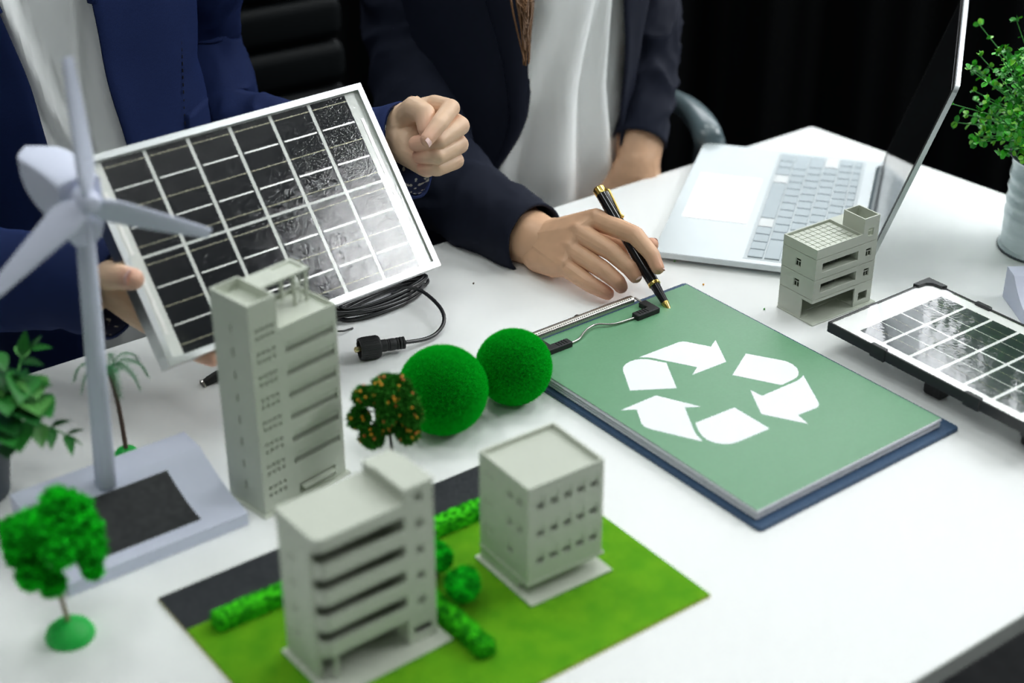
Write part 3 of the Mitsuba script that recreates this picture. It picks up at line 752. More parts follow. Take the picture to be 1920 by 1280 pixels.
cuts.append(FRONT(XS + .008, W - .010, .004, .0135, .0045))
add(k + '__wall', win_cut(outer, cuts), 'm_plastic', False, M=MB)
for f in range(1, NF):
    z = F0 + f * FH
    n = 15
    u = (W - .009 - XS) / n
    bal = [box(XS + .0055 + i * u - .0004, XS + .0055 + i * u + .0004, .0004, .0012, z + .0006, z + .0056) for i in range(1, n)]
    bal += [box(XS + .0055, W - .0035, .0008, .0014, z + .0054, z + .0105)]
    bal += [box(XS + .0055 + i * u - .0003, XS + .0055 + i * u + .0003, .0004, .0008, z + .0054, z + .0105) for i in range(1, n)]
    add(k + '__balcony_railing', join(bal), 'm_plastic', False, M=MB)
add(k + '__entrance_canopy', bev(XS + .010, W - .012, -.0045, .002, .0095, .0112, .0003), 'm_plastic', False, M=MB)
# roof canopy on columns at the back right
cz = H2 + .0215
can = bev(XS - .0005, W - .004, D * .52, D + .001, cz, cz + .0022, .0003) - mbox(W - .026, W - .007, D * .60, D - .002, cz + .0008, cz + .01)
add(k + '__roof_canopy', can, 'm_plastic', False, M=MB)
for x, y in ((W - .007, D * .56), (W - .007, D - .003), (W - .018, D * .56), (W - .018, D - .003)):
    add(k + '__canopy_column', bev(x - .0013, x + .0013, y - .0013, y + .0013, H2 - .003, cz, .0002), 'm_plastic', False, M=MB)
add(k + '__roof_ladder', join([bev(W - .013, W - .0115, D * .57, D * .59, H2 - .003, cz, .0002), bev(W - .016, W - .010, D * .56, D * .6, H2 + .006, H2 + .0075, .0002), bev(W - .016, W - .010, D * .56, D * .6, H2 + .012, H2 + .0135, .0002)]), 'm_plastic', False, M=MB)

# --- square block on the lawn
k = thing('model_building', 'square pale model block with three rows of windows on the lawn mat', 'model building')
MB = frame(0.0109, 0.8604, ZM, 35.4)
W, D, H = .0640, .0580, .0920
add(k + '__base_plate', bev(-.0030, W + .004, -.0085, D + .003, 0, .0020, .0004), 'm_plastic', False, M=MB)
outer = m3.Manifold.batch_boolean([mbox(0, W, 0, D, .0115, H), mbox(.0, W - .012, .012, D, .0019, .0116), mbox(-.0006, W + .0022, -.0006, D, .0115, .0135)], m3.OpType.Add)
cuts = [mbox(.0015, W - .0015, .0015, D - .0015, H - .0035, H + .01), mbox(.0016, W - .0016, .0016, D - .0016, .0145, H - .0055)]
wins, wl = [], []
for r in range(3):
    z = .0267 + r * .0227
    for c in range(5):
        x = .0072 + c * .0114
        wins.append((x, x + .0066, z, z + .0103))
    for y in ((.0075, .0135), (.0185, .0245)):
        if not (r == 0 and y[0] < .01): wl.append((*y, z + .001, z + .0100))
cuts += [FRONT(*w) for w in wins] + [LEFT(*w) for w in wl]
for r in range(3): cuts += [LEFT(.0415 + i * .0033, .0415 + i * .0033 + .0016, .031 + r * .0227, .031 + r * .0227 + .003, .0008) for i in range(4)]
add(k + '__wall', win_cut(outer, cuts), 'm_plastic', False, M=MB)
for w in wins: model_frame(k, MB, *w, mode='half')
for w in wl: model_frame(k, MB, *w, mode='half', side='left')

# --- front building with curved balconies
k = thing('model_building', 'pale model building with stacked curved balconies, nearest the camera on the lawn mat', 'model building')
MB = frame(-0.1190, 0.7695, ZM, 38.5)
W, D, H, HB = .0880, .0465, .1165, .1245
XB = W - .0225
add(k + '__base_plate', bev(-.0035, W + .0045, -.0120, D + .003, 0, .0020, .0004), 'm_plastic', False, M=MB)
outer = m3.Manifold.batch_boolean([mbox(0, XB, .009, D, .0019, H - .003), mbox(XB, W, 0, D, .0019, HB)], m3.OpType.Add)
cuts = [mbox(.0015, XB - .001, .0105, D - .0015, .004, H - .008), mbox(XB + .0015, W - .0015, .0015, D - .0015, .004, HB - .004), mbox(.004, XB - .0015, .0085, .030, .0019, .0165)]
rows_z = [.0320 + i * .0205 for i in range(5)]
wins = [(XB + .0082, XB + .0142, z - .0005, z + .0060) for z in rows_z]
cuts += [FRONT(*w) for w in wins] + [FRONT(XB + .0045, XB + .0185, .0085, .0145)]
wl = [(D * .62, D * .74, z - .008, z - .003) for z in rows_z]
cuts += [LEFT(*w) for w in wl]
for i in range(4):
    z0 = .0235 + i * .0205 + .0118
    cuts.append(mbox(.003, XB - .003, .0085, .0125, z0 - .0075, z0 + .0083))
slabs = [mbox(.0014, XB - .0009, .0104, D - .0014, .0222 + i * .0205, .0236 + i * .0205) for i in range(5)]
add(k + '__wall', m3.Manifold.batch_boolean([win_cut(outer, cuts)] + slabs, m3.OpType.Add), 'm_plastic', False, M=MB)
for w in wins: model_frame(k, MB, *w, mode='tee')
for w in wl: model_frame(k, MB, *w, mode='half', side='left')


def rounded_front(x0, x1, y0, y1, r):
    a = np.linspace(np.pi, 1.5 * np.pi, 8)
    return sg.Polygon([(x1, y0), (x1, y1), (x0, y1)] + [(x0 + r + r * math.cos(t), y0 + r + r * math.sin(t)) for t in a])


for i in range(4):
    z0 = .0235 + i * .0205
    par = rounded_front(.0015, XB, .0, .0125, .006)
    add(k + '__balcony', join([extrude(par.difference(par.buffer(-.0012).union(sg.box(.003, .009, XB + 1, 1))), .0112, z0), extrude(par, .0012, z0)]), 'm_plastic', False, M=MB)
add(k + '__roof_slab', join([extrude(rounded_front(-.0005, XB, -.0006, D + .0005, .006), .0095, H - .0095)]), 'm_plastic', False, M=MB)
add(k + '__stair_roof', bev(XB - .0006, W + .0006, -.0006, D * .75, HB - .0002, HB + .0022, .0004), 'm_plastic', False, M=MB)
add(k + '__ground_column', bev(.010, .0125, .003, .0055, .0019, .0236, .0003), 'm_plastic', False, M=MB)

# ------------------------------------------------------------------ little trees
def blob(c, r, seed, amp=.25, freq=None, sq=(1, 1, 1), sub=3):
    s = trimesh.creation.icosphere(sub, 1.0)
    v = np.array(s.vertices)
    v = v * (1 + amp * (meshkit.fbm(v * 1.6 + seed * 3.1, 3, seed) - .5) * 2)[:, None] * np.asarray(sq) * r
    s.vertices = v + c
    return s


def small_round_tree(label, x, y, h, r, seed):
    k = thing('model_tree', label, 'model tree')
    add(k + '__trunk', rod([x, y, ZM], [x, y, ZM + h], .0008, 8), 'm_trunk', True)
    b = blob([x, y, ZM + h + r * .75], r, seed, .2)
    add(k + '__crown', b, 'm_foam', True)
    pts, fi = trimesh.sample.sample_surface(b, 3000, seed=seed)
    add(k + '__foliage', tufts(0, pts, b.face_normals[fi], .0013, seed), 'm_foam', False, kind='stuff')


small_round_tree('small round green model tree between the two buildings on the lawn mat', *(-0.0338, 0.8557, 0.0)[:2], .009, .0118, 31)
small_round_tree('small round green model tree half hidden behind the front model building', *(-0.0527, 0.887, 0.0)[:2], .009, .0105, 32)

# foam tree at the left front
bx, by = (-0.2964, 0.8253, 0.0)[:2]
k = thing('model_tree', 'green foam model tree on a round green foot at the lower left', 'model tree')
m = lathe([(0, .0), (.0165, 0), (.0165, .0015), (.0145, .0065), (.0095, .0105), (.004, .0125), (0, .013)], 40); m = bumpy(m, .0012, 60, 3); m.apply_translation([bx, by, .0002])
add(k + '__foot', m, 'm_mound', True)
tt = np.array([[bx, by, .010], [bx - .003, by + .002, .035], [bx - .004, by + .003, .055], [bx - .004, by + .004, .080]])
add(k + '__trunk', tube(spline(tt, 20), np.linspace(.0016, .0009, 20), 8), 'm_twig', True)
cc = np.array([bx - .0015, by + .004, .0745])
rt = np.random.default_rng(21)
blobs = [((0, 0, .012), .0165), ((-.017, -.002, .006), .0135), ((.016, .002, .008), .0135), ((.006, -.010, .004), .0125), ((-.008, -.008, .017), .0125), ((.010, .006, .016), .0125), ((-.020, .002, -.007), .0110), ((-.014, -.004, -.018), .0105), ((.019, -.003, -.004), .0100), ((-.001, .010, .002), .0130), ((-.004, -.004, -.024), .0080), ((.018, .001, -.019), .0042), ((.004, .004, .022), .0110), ((-.013, .008, .000), .0120)]
cr, tf = [], []
for i, (o, r) in enumerate(blobs):
    o = np.array(o) * 1.2; r = r * 1.1; b = blob(cc + o, r * .70, 40 + i, .6); cr.append(b)
    pts, fi = trimesh.sample.sample_surface(b, 1300, seed=i); tf.append(tufts(0, pts, b.face_normals[fi], .0034, i))
    tw = spline([tt[2 + i % 2] * 1.0, (tt[3] + cc + np.array(o)) / 2 + rt.normal(size=3) * .002, cc + np.array(o)], 8)
    add(k + '__branch', tube(tw, .0006, 5), 'm_twig', True)
add(k + '__crown', join(cr), 'm_foam', True)
add(k + '__foliage', join(tf), 'm_foam', False, kind='stuff')

# orange tree
bx, by = (-0.0898, 1.0065, 0.0)[:2]
k = thing('model_tree', 'small dark green model tree dotted with orange fruit in front of the larger grass ball', 'model tree')
tt = np.array([[bx, by, .0], [bx - .001, by + .001, .02], [bx - .003, by + .001, .045], [bx - .005, by + .002, .072]])
add(k + '__trunk', tube(spline(tt, 20), np.linspace(.0017, .0008, 20), 8), 'm_trunk_dark', True)
cc = tt[3] + np.array([.0005, .0, -.008])
blobs = [((0, 0, .018), .0125), ((-.0165, 0, .013), .0078), ((.0125, .002, .009), .0115), ((-.0215, 0, -.007), .0085), ((.018, 0, -.004), .0095), ((-.0125, -.002, -.0215), .0092), ((.0145, 0, -.0185), .0088), ((.001, -.004, .000), .0095), ((-.006, .004, .010), .0095), ((-.001, .003, -.013), .0075), ((.009, .004, .019), .0085)]
cr, tf, fr, fr2 = [], [], [], []
for i, (o, r) in enumerate(blobs):
    b = blob(cc + np.array(o), r * .74, 60 + i, .5); cr.append(b)
    pts, fi = trimesh.sample.sample_surface(b, 1300, seed=i + 50); tf.append(tufts(0, pts, b.face_normals[fi], .0030, i + 9))
    pts, fi = trimesh.sample.sample_surface(b, int(11 + r * 900), seed=i + 90)
    for j, p in enumerate(pts):
        s = trimesh.creation.icosphere(1, .00135); s.apply_translation(p + b.face_normals[fi][j] * .0022); (fr2 if j % 3 == 0 else fr).append(s)
    add(k + '__branch', tube(spline([tt[2], (tt[3] + cc + np.array(o)) / 2, cc + np.array(o)], 8), .0006, 5), 'm_trunk_dark', True)
add(k + '__crown', join(cr), 'm_orange_leaf', True)
add(k + '__foliage', join(tf), 'm_orange_leaf', False, kind='stuff')
add(k + '__fruit', join(fr), 'm_orange_fruit', True, kind='stuff', label='tiny orange fruit')
add(k + '__fruit', join(fr2), 'm_red_fruit', True, kind='stuff', label='tiny red-brown fruit')

# palm
bx, by = (-0.3059, 1.046, 0.0)[:2]
k = thing('model_palm', 'thin model palm tree on a small green foot behind the wind turbine base', 'model palm')
m = lathe([(0, 0), (.010, 0), (.0098, .001), (.0075, .0045), (.003, .0068), (0, .007)], 28); m.apply_translation([bx, by, .0002])
add(k + '__foot', m, 'm_mound', True)
pt_ = np.array((-0.3033, 1.0236, 0.0926))
tt = spline([[bx, by, .004], (np.array([bx, by, .004]) * .5 + pt_ * .5) + [.001, 0, 0], pt_], 24)
add(k + '__trunk', tube(tt, np.linspace(.0019, .0017, 24), 8), 'm_trunk', True)
add(k + '__trunk_top', tube(tt[-6:], np.linspace(.0019, .003, 6), 8), 'm_trunk', True)
for i in range(9):
    a = i / 9 * 2 * np.pi + .3
    d = np.array([math.cos(a), math.sin(a), 0]); L = .026 + .004 * math.sin(i * 2.3)
    rib = spline([pt_, pt_ + d * L * .45 + [0, 0, .006], pt_ + d * L * .85 + [0, 0, .0], pt_ + d * L * 1.05 + [0, 0, -.012]], 14)
    ms = [tube(rib, .0006, 5)]
    side = np.cross(d, [0, 0, 1])
    for j in range(2, 14):
        for s in (1, -1):
            dd = unit(side * s + d * .9 + [0, 0, -.5]); lf = leaf_mesh(.0085 * (1 - j / 22), .24, .2, .1, 2); lf.apply_transform(toward(rib[j], dd)); ms.append(lf)
    add(k + '__frond', join(ms), 'm_frond', False)

# ------------------------------------------------------------------ wind turbine model
def turbine_base(k, M, L, Dp):
    """Ramp-shaped base: local x along the front edge, y towards the rear; high at the rear, concave slope to the front."""
    pr = [(0, 0), (0, .0105), (.012, .0125)] + [(Dp * t, .0125 + (.031 - .0125) * ((t - .16) / .56) ** 1.6) for t in np.linspace(.2, .72, 9)] + [(Dp * .78, .0315), (Dp, .0315), (Dp, 0)]
    P = sg.Polygon(pr)
    m = trimesh.creation.extrude_polygon(P, L, engine='earcut')   # polygon in (y, z), extruded along x
    m.apply_transform(np.array([[0, 0, 1, 0], [1, 0, 0, 0], [0, 1, 0, 0], [0, 0, 0, 1.0]]))
    m.fix_normals()
    add(k + '__base', m, 'm_turbine', 25, M=M)
    zf = lambda y: np.interp(y, [p[0] for p in pr[1:-1]], [p[1] for p in pr[1:-1]])
    return zf


k = thing('wind_turbine', 'white model wind turbine with three blades on a ramp-shaped base at the left', 'wind turbine')
P0, P1 = np.array((-0.3071, 0.8673, 0.0)), np.array((-0.1952, 0.9521, 0.0))
ex = unit(P1 - P0); ey = np.array([-ex[1], ex[0], 0]); TL = np.linalg.norm(P1 - P0)
MT = basis([P0[0], P0[1], 0.0002], ex, ey, [0, 0, 1])
TDp = .098
zf = turbine_base(k, MT, TL, TDp)
# inset dark solar plate following the slope
ys = np.linspace(.011, .063, 12); xa, xb = .034, .108
def strip(x0, x1, off):
    R_ = []
    for y in ys: R_.append([[x0, y, zf(y) + off], [x1, y, zf(y) + off], [x1, y, zf(y) - .001], [x0, y, zf(y) - .001]])
    return rings_mesh(np.array(R_))
add(k + '__solar_plate', strip(xa, xb, .0005), 'm_pv_small', 30, M=MT, label='dark solar plate')
hub = np.array([-0.2815, 0.9560, 0.2600])
pbase = np.array((-0.2998, 0.9613, 0.031)); 
ptop = np.array([-0.2900, 0.9700, 0.240])
add(k + '__pole', tube(np.linspace(pbase - [0, 0, .001], ptop, 12), np.linspace(.0078, .0064, 12), 28), 'm_turbine', True)
axd = unit([.65, -.76, 0.0]); sd = np.array([.76, .65, 0.0])
# nacelle: flat lid, hull-shaped below, running back from the hub
NB = []
for t in np.linspace(0, 1, 16):
    w = .0180 * (1 - max(0, (t - .55) / .45) ** 2.2) * (1 - .18 * (1 - t)) + .0006
    dp = .042 * (1 - t ** 2.4) ** .75 + .0035 * (1 - t)
    dp = max(dp, .004)
    c = hub - axd * (.010 + .080 * t) + np.array([0, 0, .010 + .004 * math.sin(np.pi * t) ])
    ring = []
    for a in np.linspace(0, np.pi, 9): ring.append(c + sd * w * math.cos(a) + np.array([0, 0, .0035 * math.sin(a) * (1 - t * .5)]))
    for a in np.linspace(np.pi, 2 * np.pi, 13)[1:-1]:
        ca, sa = math.cos(a), math.sin(a)
        ring.append(c + sd * w * np.sign(ca) * abs(ca) ** .55 + np.array([0, 0, dp * -abs(sa) ** .55]))
    NB.append(ring)
add(k + '__nacelle', rings_mesh(np.array(NB)), 'm_turbine', 35)
MH = toward(hub, axd)
add(k + '__hub', lx([(0, -.013), (.0085, -.012), (.0085, -.002), (.0075, .004), (.005, .008), (0, .0095)], 28), 'm_turbine', 40, M=MH)
for j in range(3):
    a = math.radians(120 * j) - .015
    d = np.array([0, 0, 1]) * math.cos(a) + sd * math.sin(a)
    cr_ = np.cross(axd, d)
    R_ = []
    for t in np.linspace(0, 1, 14):
        c = hub + axd * .0015 + d * (.006 + .0940 * t)
        ch = .0118 * min(1, .55 + t * 4) * (1 - .72 * t) + .0006
        th = .0022 * (1 - .6 * t)
        tw = .55 * (1 - t) + .12
        e1 = cr_ * math.cos(tw) + axd * math.sin(tw); e2 = -cr_ * math.sin(tw) + axd * math.cos(tw)
        R_.append([c + e1 * (ch * math.cos(q) - ch * .25) + e2 * th * math.sin(q) * (1 + .5 * math.cos(q)) for q in np.linspace(0, 2 * np.pi, 16, endpoint=False)])
    add(k + '__blade', rings_mesh(np.array(R_)), 'm_turbine', True)

# a second ramp-shaped base cut by the right edge of the photo
k = thing('turbine_base', 'pale lavender ramp-shaped plastic base in front of the metal plant pot at the right edge', 'base')
q = np.array((0.4721, 1.3117, 0.0))
ex2 = unit([1, .06, 0])
MT2 = basis([.467, 1.2495, .0002], ex2, [-ex2[1], ex2[0], 0], [0, 0, 1])
zf = turbine_base(k, MT2, .145, .067)
ys = np.linspace(.014, .045, 10)
add(k + '__solar_plate', strip(.03, .11, .0005), 'm_pv_small', 30, M=MT2, label='dark solar plate')
add(k + '__socket', rod([.0725, .056, .030], [.0725, .056, .036], .009, 20), 'm_turbine', 40, M=MT2)

# ------------------------------------------------------------------ potted plant, right
q = np.array((0.4879, 1.4146, 0.0)); ctr = np.array([q[0] + .0445, q[1] + .006, 0])
k = thing('potted_plant', 'bushy green small-leaved plant in a ribbed zinc pot at the right edge', 'plant')
prof = [(0, .0015), (.0425, .0015), (.0440, .0), (.0452, .002), (.0440, .004), (.0425, .0055)]
for i in range(22):
    z = .007 + i * .0041; prof.append((.0425 + .0012 * (i / 21) + (.0010 * math.sin(i * 1.9) if 6 < i < 20 else 0), z))
prof += [(.0450, .0975), (.0468, .0990), (.0468, .1005), (.0450, .1012), (.0425, .1000), (.0415, .085), (0, .085)]
add(k + '__pot', lathe(prof, 64), 'm_zinc', 40, M=frame(*ctr[:2], .0002))
add(k + '__pot_rim', trimesh.creation.torus(.0462, .0016, 64, 10).apply_translation([0, 0, .1000]), 'm_zinc_dark', True, M=frame(*ctr[:2], 0))
add(k + '__pot_foot', trimesh.creation.torus(.0443, .0013, 64, 10).apply_translation([0, 0, .0016]), 'm_zinc_dark', True, M=frame(*ctr[:2], 0))
add(k + '__soil', lathe([(0, .092), (.030, .092), (.0420, .089), (.0415, .086), (0, .086)], 32), 'm_soil', True, M=frame(*ctr[:2], 0))
gp = np.random.default_rng(77)
stems, leaves = [], []
top = ctr + [0, 0, .092]
for i in range(280):
    az = gp.uniform(0, 2 * np.pi); el = math.radians(gp.uniform(2, 88)); L = gp.uniform(.094, .142) * (1.18 if gp.random() < .2 else 1) * (.72 + .35 * math.sin(el))
    d = np.array([math.cos(az) * math.cos(el), math.sin(az) * math.cos(el), math.sin(el)])
    p0 = top + np.array([d[0], d[1], 0]) * gp.uniform(.008, .036)
    p2 = top + d * L * [1.0, 1.0, .84] + [0, 0, .020]
    p1 = (p0 + p2) / 2 + [d[0] * -.006, d[1] * -.006, .012]
    sp_ = spline([p0, p1, p2], 9)
    stems.append(tube(sp_, np.linspace(.0008, .0005, 9), 4))
    td = unit(sp_[-1] - sp_[-2])
    for j in range(2, 9):
        for s in range(2 if j < 8 else 4):
            ang = gp.uniform(0, 2 * np.pi)
            a_ = unit(np.cross(td, gp.normal(size=3)))
            ld = unit(a_ + td * gp.uniform(.0, .7) + [0, 0, .15])
            leaves.append((sp_[j], ld, gp.uniform(.0056, .0078), gp.random(), j))
add(k + '__stems', join(stems), 'm_stem', True, kind='stuff')
LM = {m: mikit.ply(leaf_mesh(1, .82, .12, .22, 5, True), m, False) for m in ('m_box_leaf', 'm_box_leaf_dark', 'm_box_leaf_lime')}
view = unit(np.array([0, 0, .69]) - top)
leaves.sort(key=lambda l: -((l[0] - top) @ view + (l[0] - top) @ np.array([-.7, .3, .2])))
rest = []
LMESH = leaf_mesh(1, .82, .12, .22, 5, True)
for n, (p, d, s, c, j) in enumerate(leaves):
    m = 'm_box_leaf_lime' if c > .72 else 'm_box_leaf' if c > .3 else 'm_box_leaf_dark'
    if n < 300: put(k + '__leaf', LM[m], toward(p, d, unit(gp.normal(size=3) * .5 + [0, 0, 1]), s))
    else: r_ = LMESH.copy(); r_.apply_transform(toward(p, d, unit(gp.normal(size=3) * .5 + [0, 0, 1]), s)); rest.append((m, r_))
for m in LM:
    add(k + '__foliage', join([r_ for mm, r_ in rest if mm == m]), m, False, kind='stuff')

# ------------------------------------------------------------------ potted plant, left
k = thing('potted_plant', 'leafy green plant in a dark grey pot cut by the left edge', 'plant')
ctr = np.array((-0.4102, 0.9921, 0.0)); 
add(k + '__pot', lathe([(0, .001), (.0245, .001), (.026, .002), (.0355, .066), (.0360, .070), (.0345, .0705), (.0330, .064), (0, .064)], 48), 'm_pot', 40, M=frame(*ctr[:2], .0))
add(k + '__soil', lathe([(0, .066), (.02, .0655), (.0328, .063), (0, .063)], 32), 'm_soil', True, M=frame(*ctr[:2], 0))
top = ctr + [0, 0, .062]
# leaves: (base, tip) points and width ratio
LEAVES = [
    ((-0.3524, 0.9802, 0.1276), (-0.3463, 0.9801, 0.1479), .55), ((-0.3516, 0.9794, 0.1263), (-0.3586, 1.0029, 0.1272), .6), ((-0.3463, 0.9826, 0.132), (-0.3382, 0.9877, 0.141), .4), ((-0.3455, 0.9826, 0.132), (-0.3284, 0.9752, 0.1392), .38), ((-0.3508, 0.9693, 0.1286), (-0.3289, 0.9523, 0.1393), .35),
    ((-0.3474, 0.9656, 0.122), (-0.3337, 0.915, 0.1341), .6), ((-0.3455, 0.9646, 0.1204), (-0.3258, 0.9248, 0.1311), .7), ((-0.3561, 0.9646, 0.1204), (-0.337, 0.9406, 0.1389), .5), ((-0.3386, 0.9523, 0.1189), (-0.32, 0.9366, 0.1318), .3), ((-0.3626, 0.9674, 0.1253), (-0.3471, 0.9271, 0.1353), .6), ((-0.3675, 0.973, 0.1353), (-0.3542, 0.9502, 0.1354), .6), ((-0.369, 0.9656, 0.122), (-0.35, 0.9257, 0.1327), .6),
    ((-0.3593, 0.9523, 0.1189), (-0.3366, 0.9107, 0.1265), .75), ((-0.365, 0.9533, 0.1205), (-0.3396, 0.9029, 0.133), .7), ((-0.3468, 0.9365, 0.111), (-0.3168, 0.8909, 0.1321), .55), ((-0.3462, 0.9468, 0.1091), (-0.3119, 0.9024, 0.1321), .65), ((-0.3432, 0.9487, 0.1123), (-0.3184, 0.9029, 0.133), .7), ((-0.3636, 0.9337, 0.1062), (-0.3317, 0.8878, 0.1265), .6), ((-0.3654, 0.9283, 0.0964), (-0.3307, 0.8768, 0.1272), .6), ((-0.3598, 0.9237, 0.0883), (-0.3364, 0.8805, 0.1134), .6), ((-0.3498, 0.9319, 0.1029), (-0.3282, 0.8822, 0.1166), .6),
    ((-0.3379, 0.94, 0.0969), (-0.3222, 0.9078, 0.1008), .55), ((-0.3284, 0.947, 0.0889), (-0.3123, 0.9411, 0.0989), .36), ((-0.3288, 0.9464, 0.0879), (-0.3189, 0.9155, 0.0941), .36), ((-0.3198, 0.9526, 0.0785), (-0.3056, 0.9464, 0.0879), .3), ((-0.3202, 0.9523, 0.0779), (-0.3073, 0.9217, 0.0847), .3), ((-0.3187, 0.9521, 0.0775), (-0.306, 0.941, 0.0783), .2),
    ((-0.3759, 0.9767, 0.1419), (-0.368, 0.9735, 0.1566), .6), ((-0.3835, 0.9656, 0.122), (-0.3859, 0.952, 0.1387), .6), ((-0.3873, 0.9544, 0.1022), (-0.3845, 0.91, 0.1252), .6), ((-0.3835, 0.973, 0.1353), (-0.3873, 0.9804, 0.1485), .6), ((-0.4019, 0.979, 0.1051), (-0.41, 0.9656, 0.122), .6), ((-0.3932, 0.9885, 0.0812), (-0.3986, 1.0266, 0.0673), .6), ((-0.3671, 0.9677, 0.0849), (-0.3752, 1.0121, 0.0619), .6)]
MID = [(-0.3531, 0.9656, 0.122), (-0.3537, 0.9459, 0.1074), (-0.3721, 0.9619, 0.1154)]
for i, (a, b, w) in enumerate(LEAVES):
    a, b = np.array(a), np.array(b)
    L = np.linalg.norm(b - a)
    nrm = unit(np.array([0, 0, .69]) - a) * .8 + np.array([.2, .1, .6])
    add(k + '__leaf', leaf_mesh(L, w * .76, .12, .16, 7), ('m_leaf', 'm_leaf_light', 'm_leaf_dark', 'm_leaf', 'm_leaf_dark')[i % 5], True, M=toward(a, b - a, nrm))
for path in ([top + [.008, 0, 0], (-0.3575, 0.9404, 0.0976), (-0.3531, 0.9619, 0.1154), (-0.3524, 0.9794, 0.1263), (-0.3455, 0.9832, 0.133)], [top + [.01, 0, 0], (-0.3499, 0.9431, 0.1025), (-0.3379, 0.9404, 0.0976), (-0.3284, 0.9468, 0.0886), (-0.3195, 0.9524, 0.0782), (-0.3164, 0.9517, 0.0769)], [top, (-0.3669, 0.9459, 0.1074), (-0.3593, 0.9523, 0.1189), (-0.3675, 0.973, 0.1353)], [top + [-.01, 0, 0], (-0.3835, 0.9544, 0.1022), (-0.3873, 0.9656, 0.122), (-0.3835, 0.9767, 0.1419)]):
    add(k + '__stem', tube(spline(path, 24), np.linspace(.0013, .0007, 24), 6), 'm_stem', True)

# crumbs on the desk
for p, m, lb in (((0.1832, 1.3395, 0.0009), 'm_orange_fruit', 'tiny orange crumb on the desk right of the pen'), ((0.1602, 1.39, 0.0009), 'm_box_leaf_dark', 'tiny green crumb on the desk below the laptop edge'), ((0.2344, 1.2897, 0.0009), 'm_box_leaf_dark', 'tiny green crumb on the desk left of the small model building'), ((-0.0368, 1.3418, 0.0009), 'm_trunk', 'tiny dark crumb on the desk near the resting hand')):
    c = thing('crumb', lb, 'crumb')
    del labels[c]; add(c, bumpy(trimesh.creation.icosphere(2, .0009).apply_translation(p), .0003, 900), m, True, label=lb, cat='crumb')

# ------------------------------------------------------------------ people
mat('m_navy', proc(lambda p, n, uv: mix(mi.Color3f(.0052, .0075, .017), mi.Color3f(.0082, .011, .024), noise(p.x * 1800, p.y * 1800, p.z * 1800))), 0.85, spec=0.2, sheen=0.35)
mat('m_blue', proc(lambda p, n, uv: mix(mi.Color3f(.0050, .0125, .058), mi.Color3f(.0072, .018, .078), noise(p.x * 1800, p.y * 1800, p.z * 1800))), 0.85, spec=0.2, sheen=0.12)
mat('m_shirt', [0.86, 0.88, 0.88], 0.85, spec=0.2, sheen=0.3)
mat('m_shirt2', [0.88, 0.90, 0.90], 0.85, spec=0.2, sheen=0.3)
mat('m_trousers', [0.012, 0.013, 0.016], 0.9, spec=0.1)
mat('m_trousers_light', [0.42, 0.42, 0.40], 0.9, spec=0.1)
mat('m_shoe', [0.01, 0.01, 0.01], 0.4)
mat('m_hair', [0.16, 0.08, 0.035], 0.45)
mat('m_hair_dark', [0.02, 0.014, 0.01], 0.45)
mat('m_nail', [0.78, 0.54, 0.50], 0.22, spec=0.6)
mat('m_eye', [0.03, 0.02, 0.015], 0.2)
mat('m_lining', proc(lambda p, n, uv: mix(mi.Color3f(.008, .016, .06), mi.Color3f(.55, .56, .52), smoothstep(.66, .70, fbm(p.x * 230, p.y * 230, p.z * 230, 2)))), 0.8)
scene['m_skin'] = {'type': 'twosided', 'bsdf': {'type': 'principled', 'base_color': {'type': 'mesh_attribute', 'name': 'vertex_color'}, 'roughness': 0.46, 'specular': 0.42, 'sheen': 0.15}}


def bone(a, ra, b, rb, seg=20):
    return m3.Manifold.batch_hull([m3.Manifold.sphere(ra, seg).translate(list(map(float, a))), m3.Manifold.sphere(rb, seg).translate(list(map(float, b)))])


def hullp(*pr, seg=20):
    return m3.Manifold.batch_hull([m3.Manifold.sphere(r, seg).translate(list(map(float, p))) for p, r in pr])


def chain(pts, rad, seg=20):
    return [bone(pts[i], rad[i], pts[i + 1], rad[i + 1], seg) for i in range(len(pts) - 1)]


def smoothed(ms, length, it):
    m = m3.Manifold.batch_boolean(ms, m3.OpType.Add).refine_to_length(length)
    q = m.to_mesh(); t = trimesh.Trimesh(q.vert_properties[:, :3], q.tri_verts)
    t.merge_vertices()
    v0 = np.array(t.vertices)
    trimesh.smoothing.filter_taubin(t, lamb=.5, nu=.53, iterations=it)
    v1 = np.array(t.vertices); far = np.linalg.norm(v1 - v0, axis=1) > length * 1.2
    v1[far] = v0[far]; t.vertices = v1
    return t


def to_manifold(t):
    return m3.Manifold(m3.Mesh(np.asarray(t.vertices, np.float32), np.asarray(t.faces, np.uint32)))


def hand(wrist, wr, fingers, thumb, palm_r, extra=(), fore=None, lift=None):
    """One hand from its joints: four fingers [(point, radius) x 4], a thumb [(point, radius) x 4], wrist points."""
    ms = []
    for i in range(3):
        a, b = fingers[i][0], fingers[i + 1][0]
        ms.append(hullp((wrist, wr), (a[0], palm_r * .98), (b[0], palm_r * .98)))
    for fg in fingers: ms += chain([p for p, r in fg], [r for p, r in fg])
    ms += chain([p for p, r in thumb], [r for p, r in thumb])
    ms.append(hullp((wrist, wr), (thumb[0][0], thumb[0][1] * 1.1), (fingers[0][0][0], palm_r * .8)))
    ms += list(extra)
    if fore is not None: ms.append(bone(wrist, wr, fore[0], fore[1]))
    if lift is not None:
        for fg in fingers: ms.append(bone(np.asarray(wrist) + lift * .8, wr * .62, np.asarray(fg[0][0]) + lift, palm_r * .78))
    return smoothed(ms, .0024, 26)


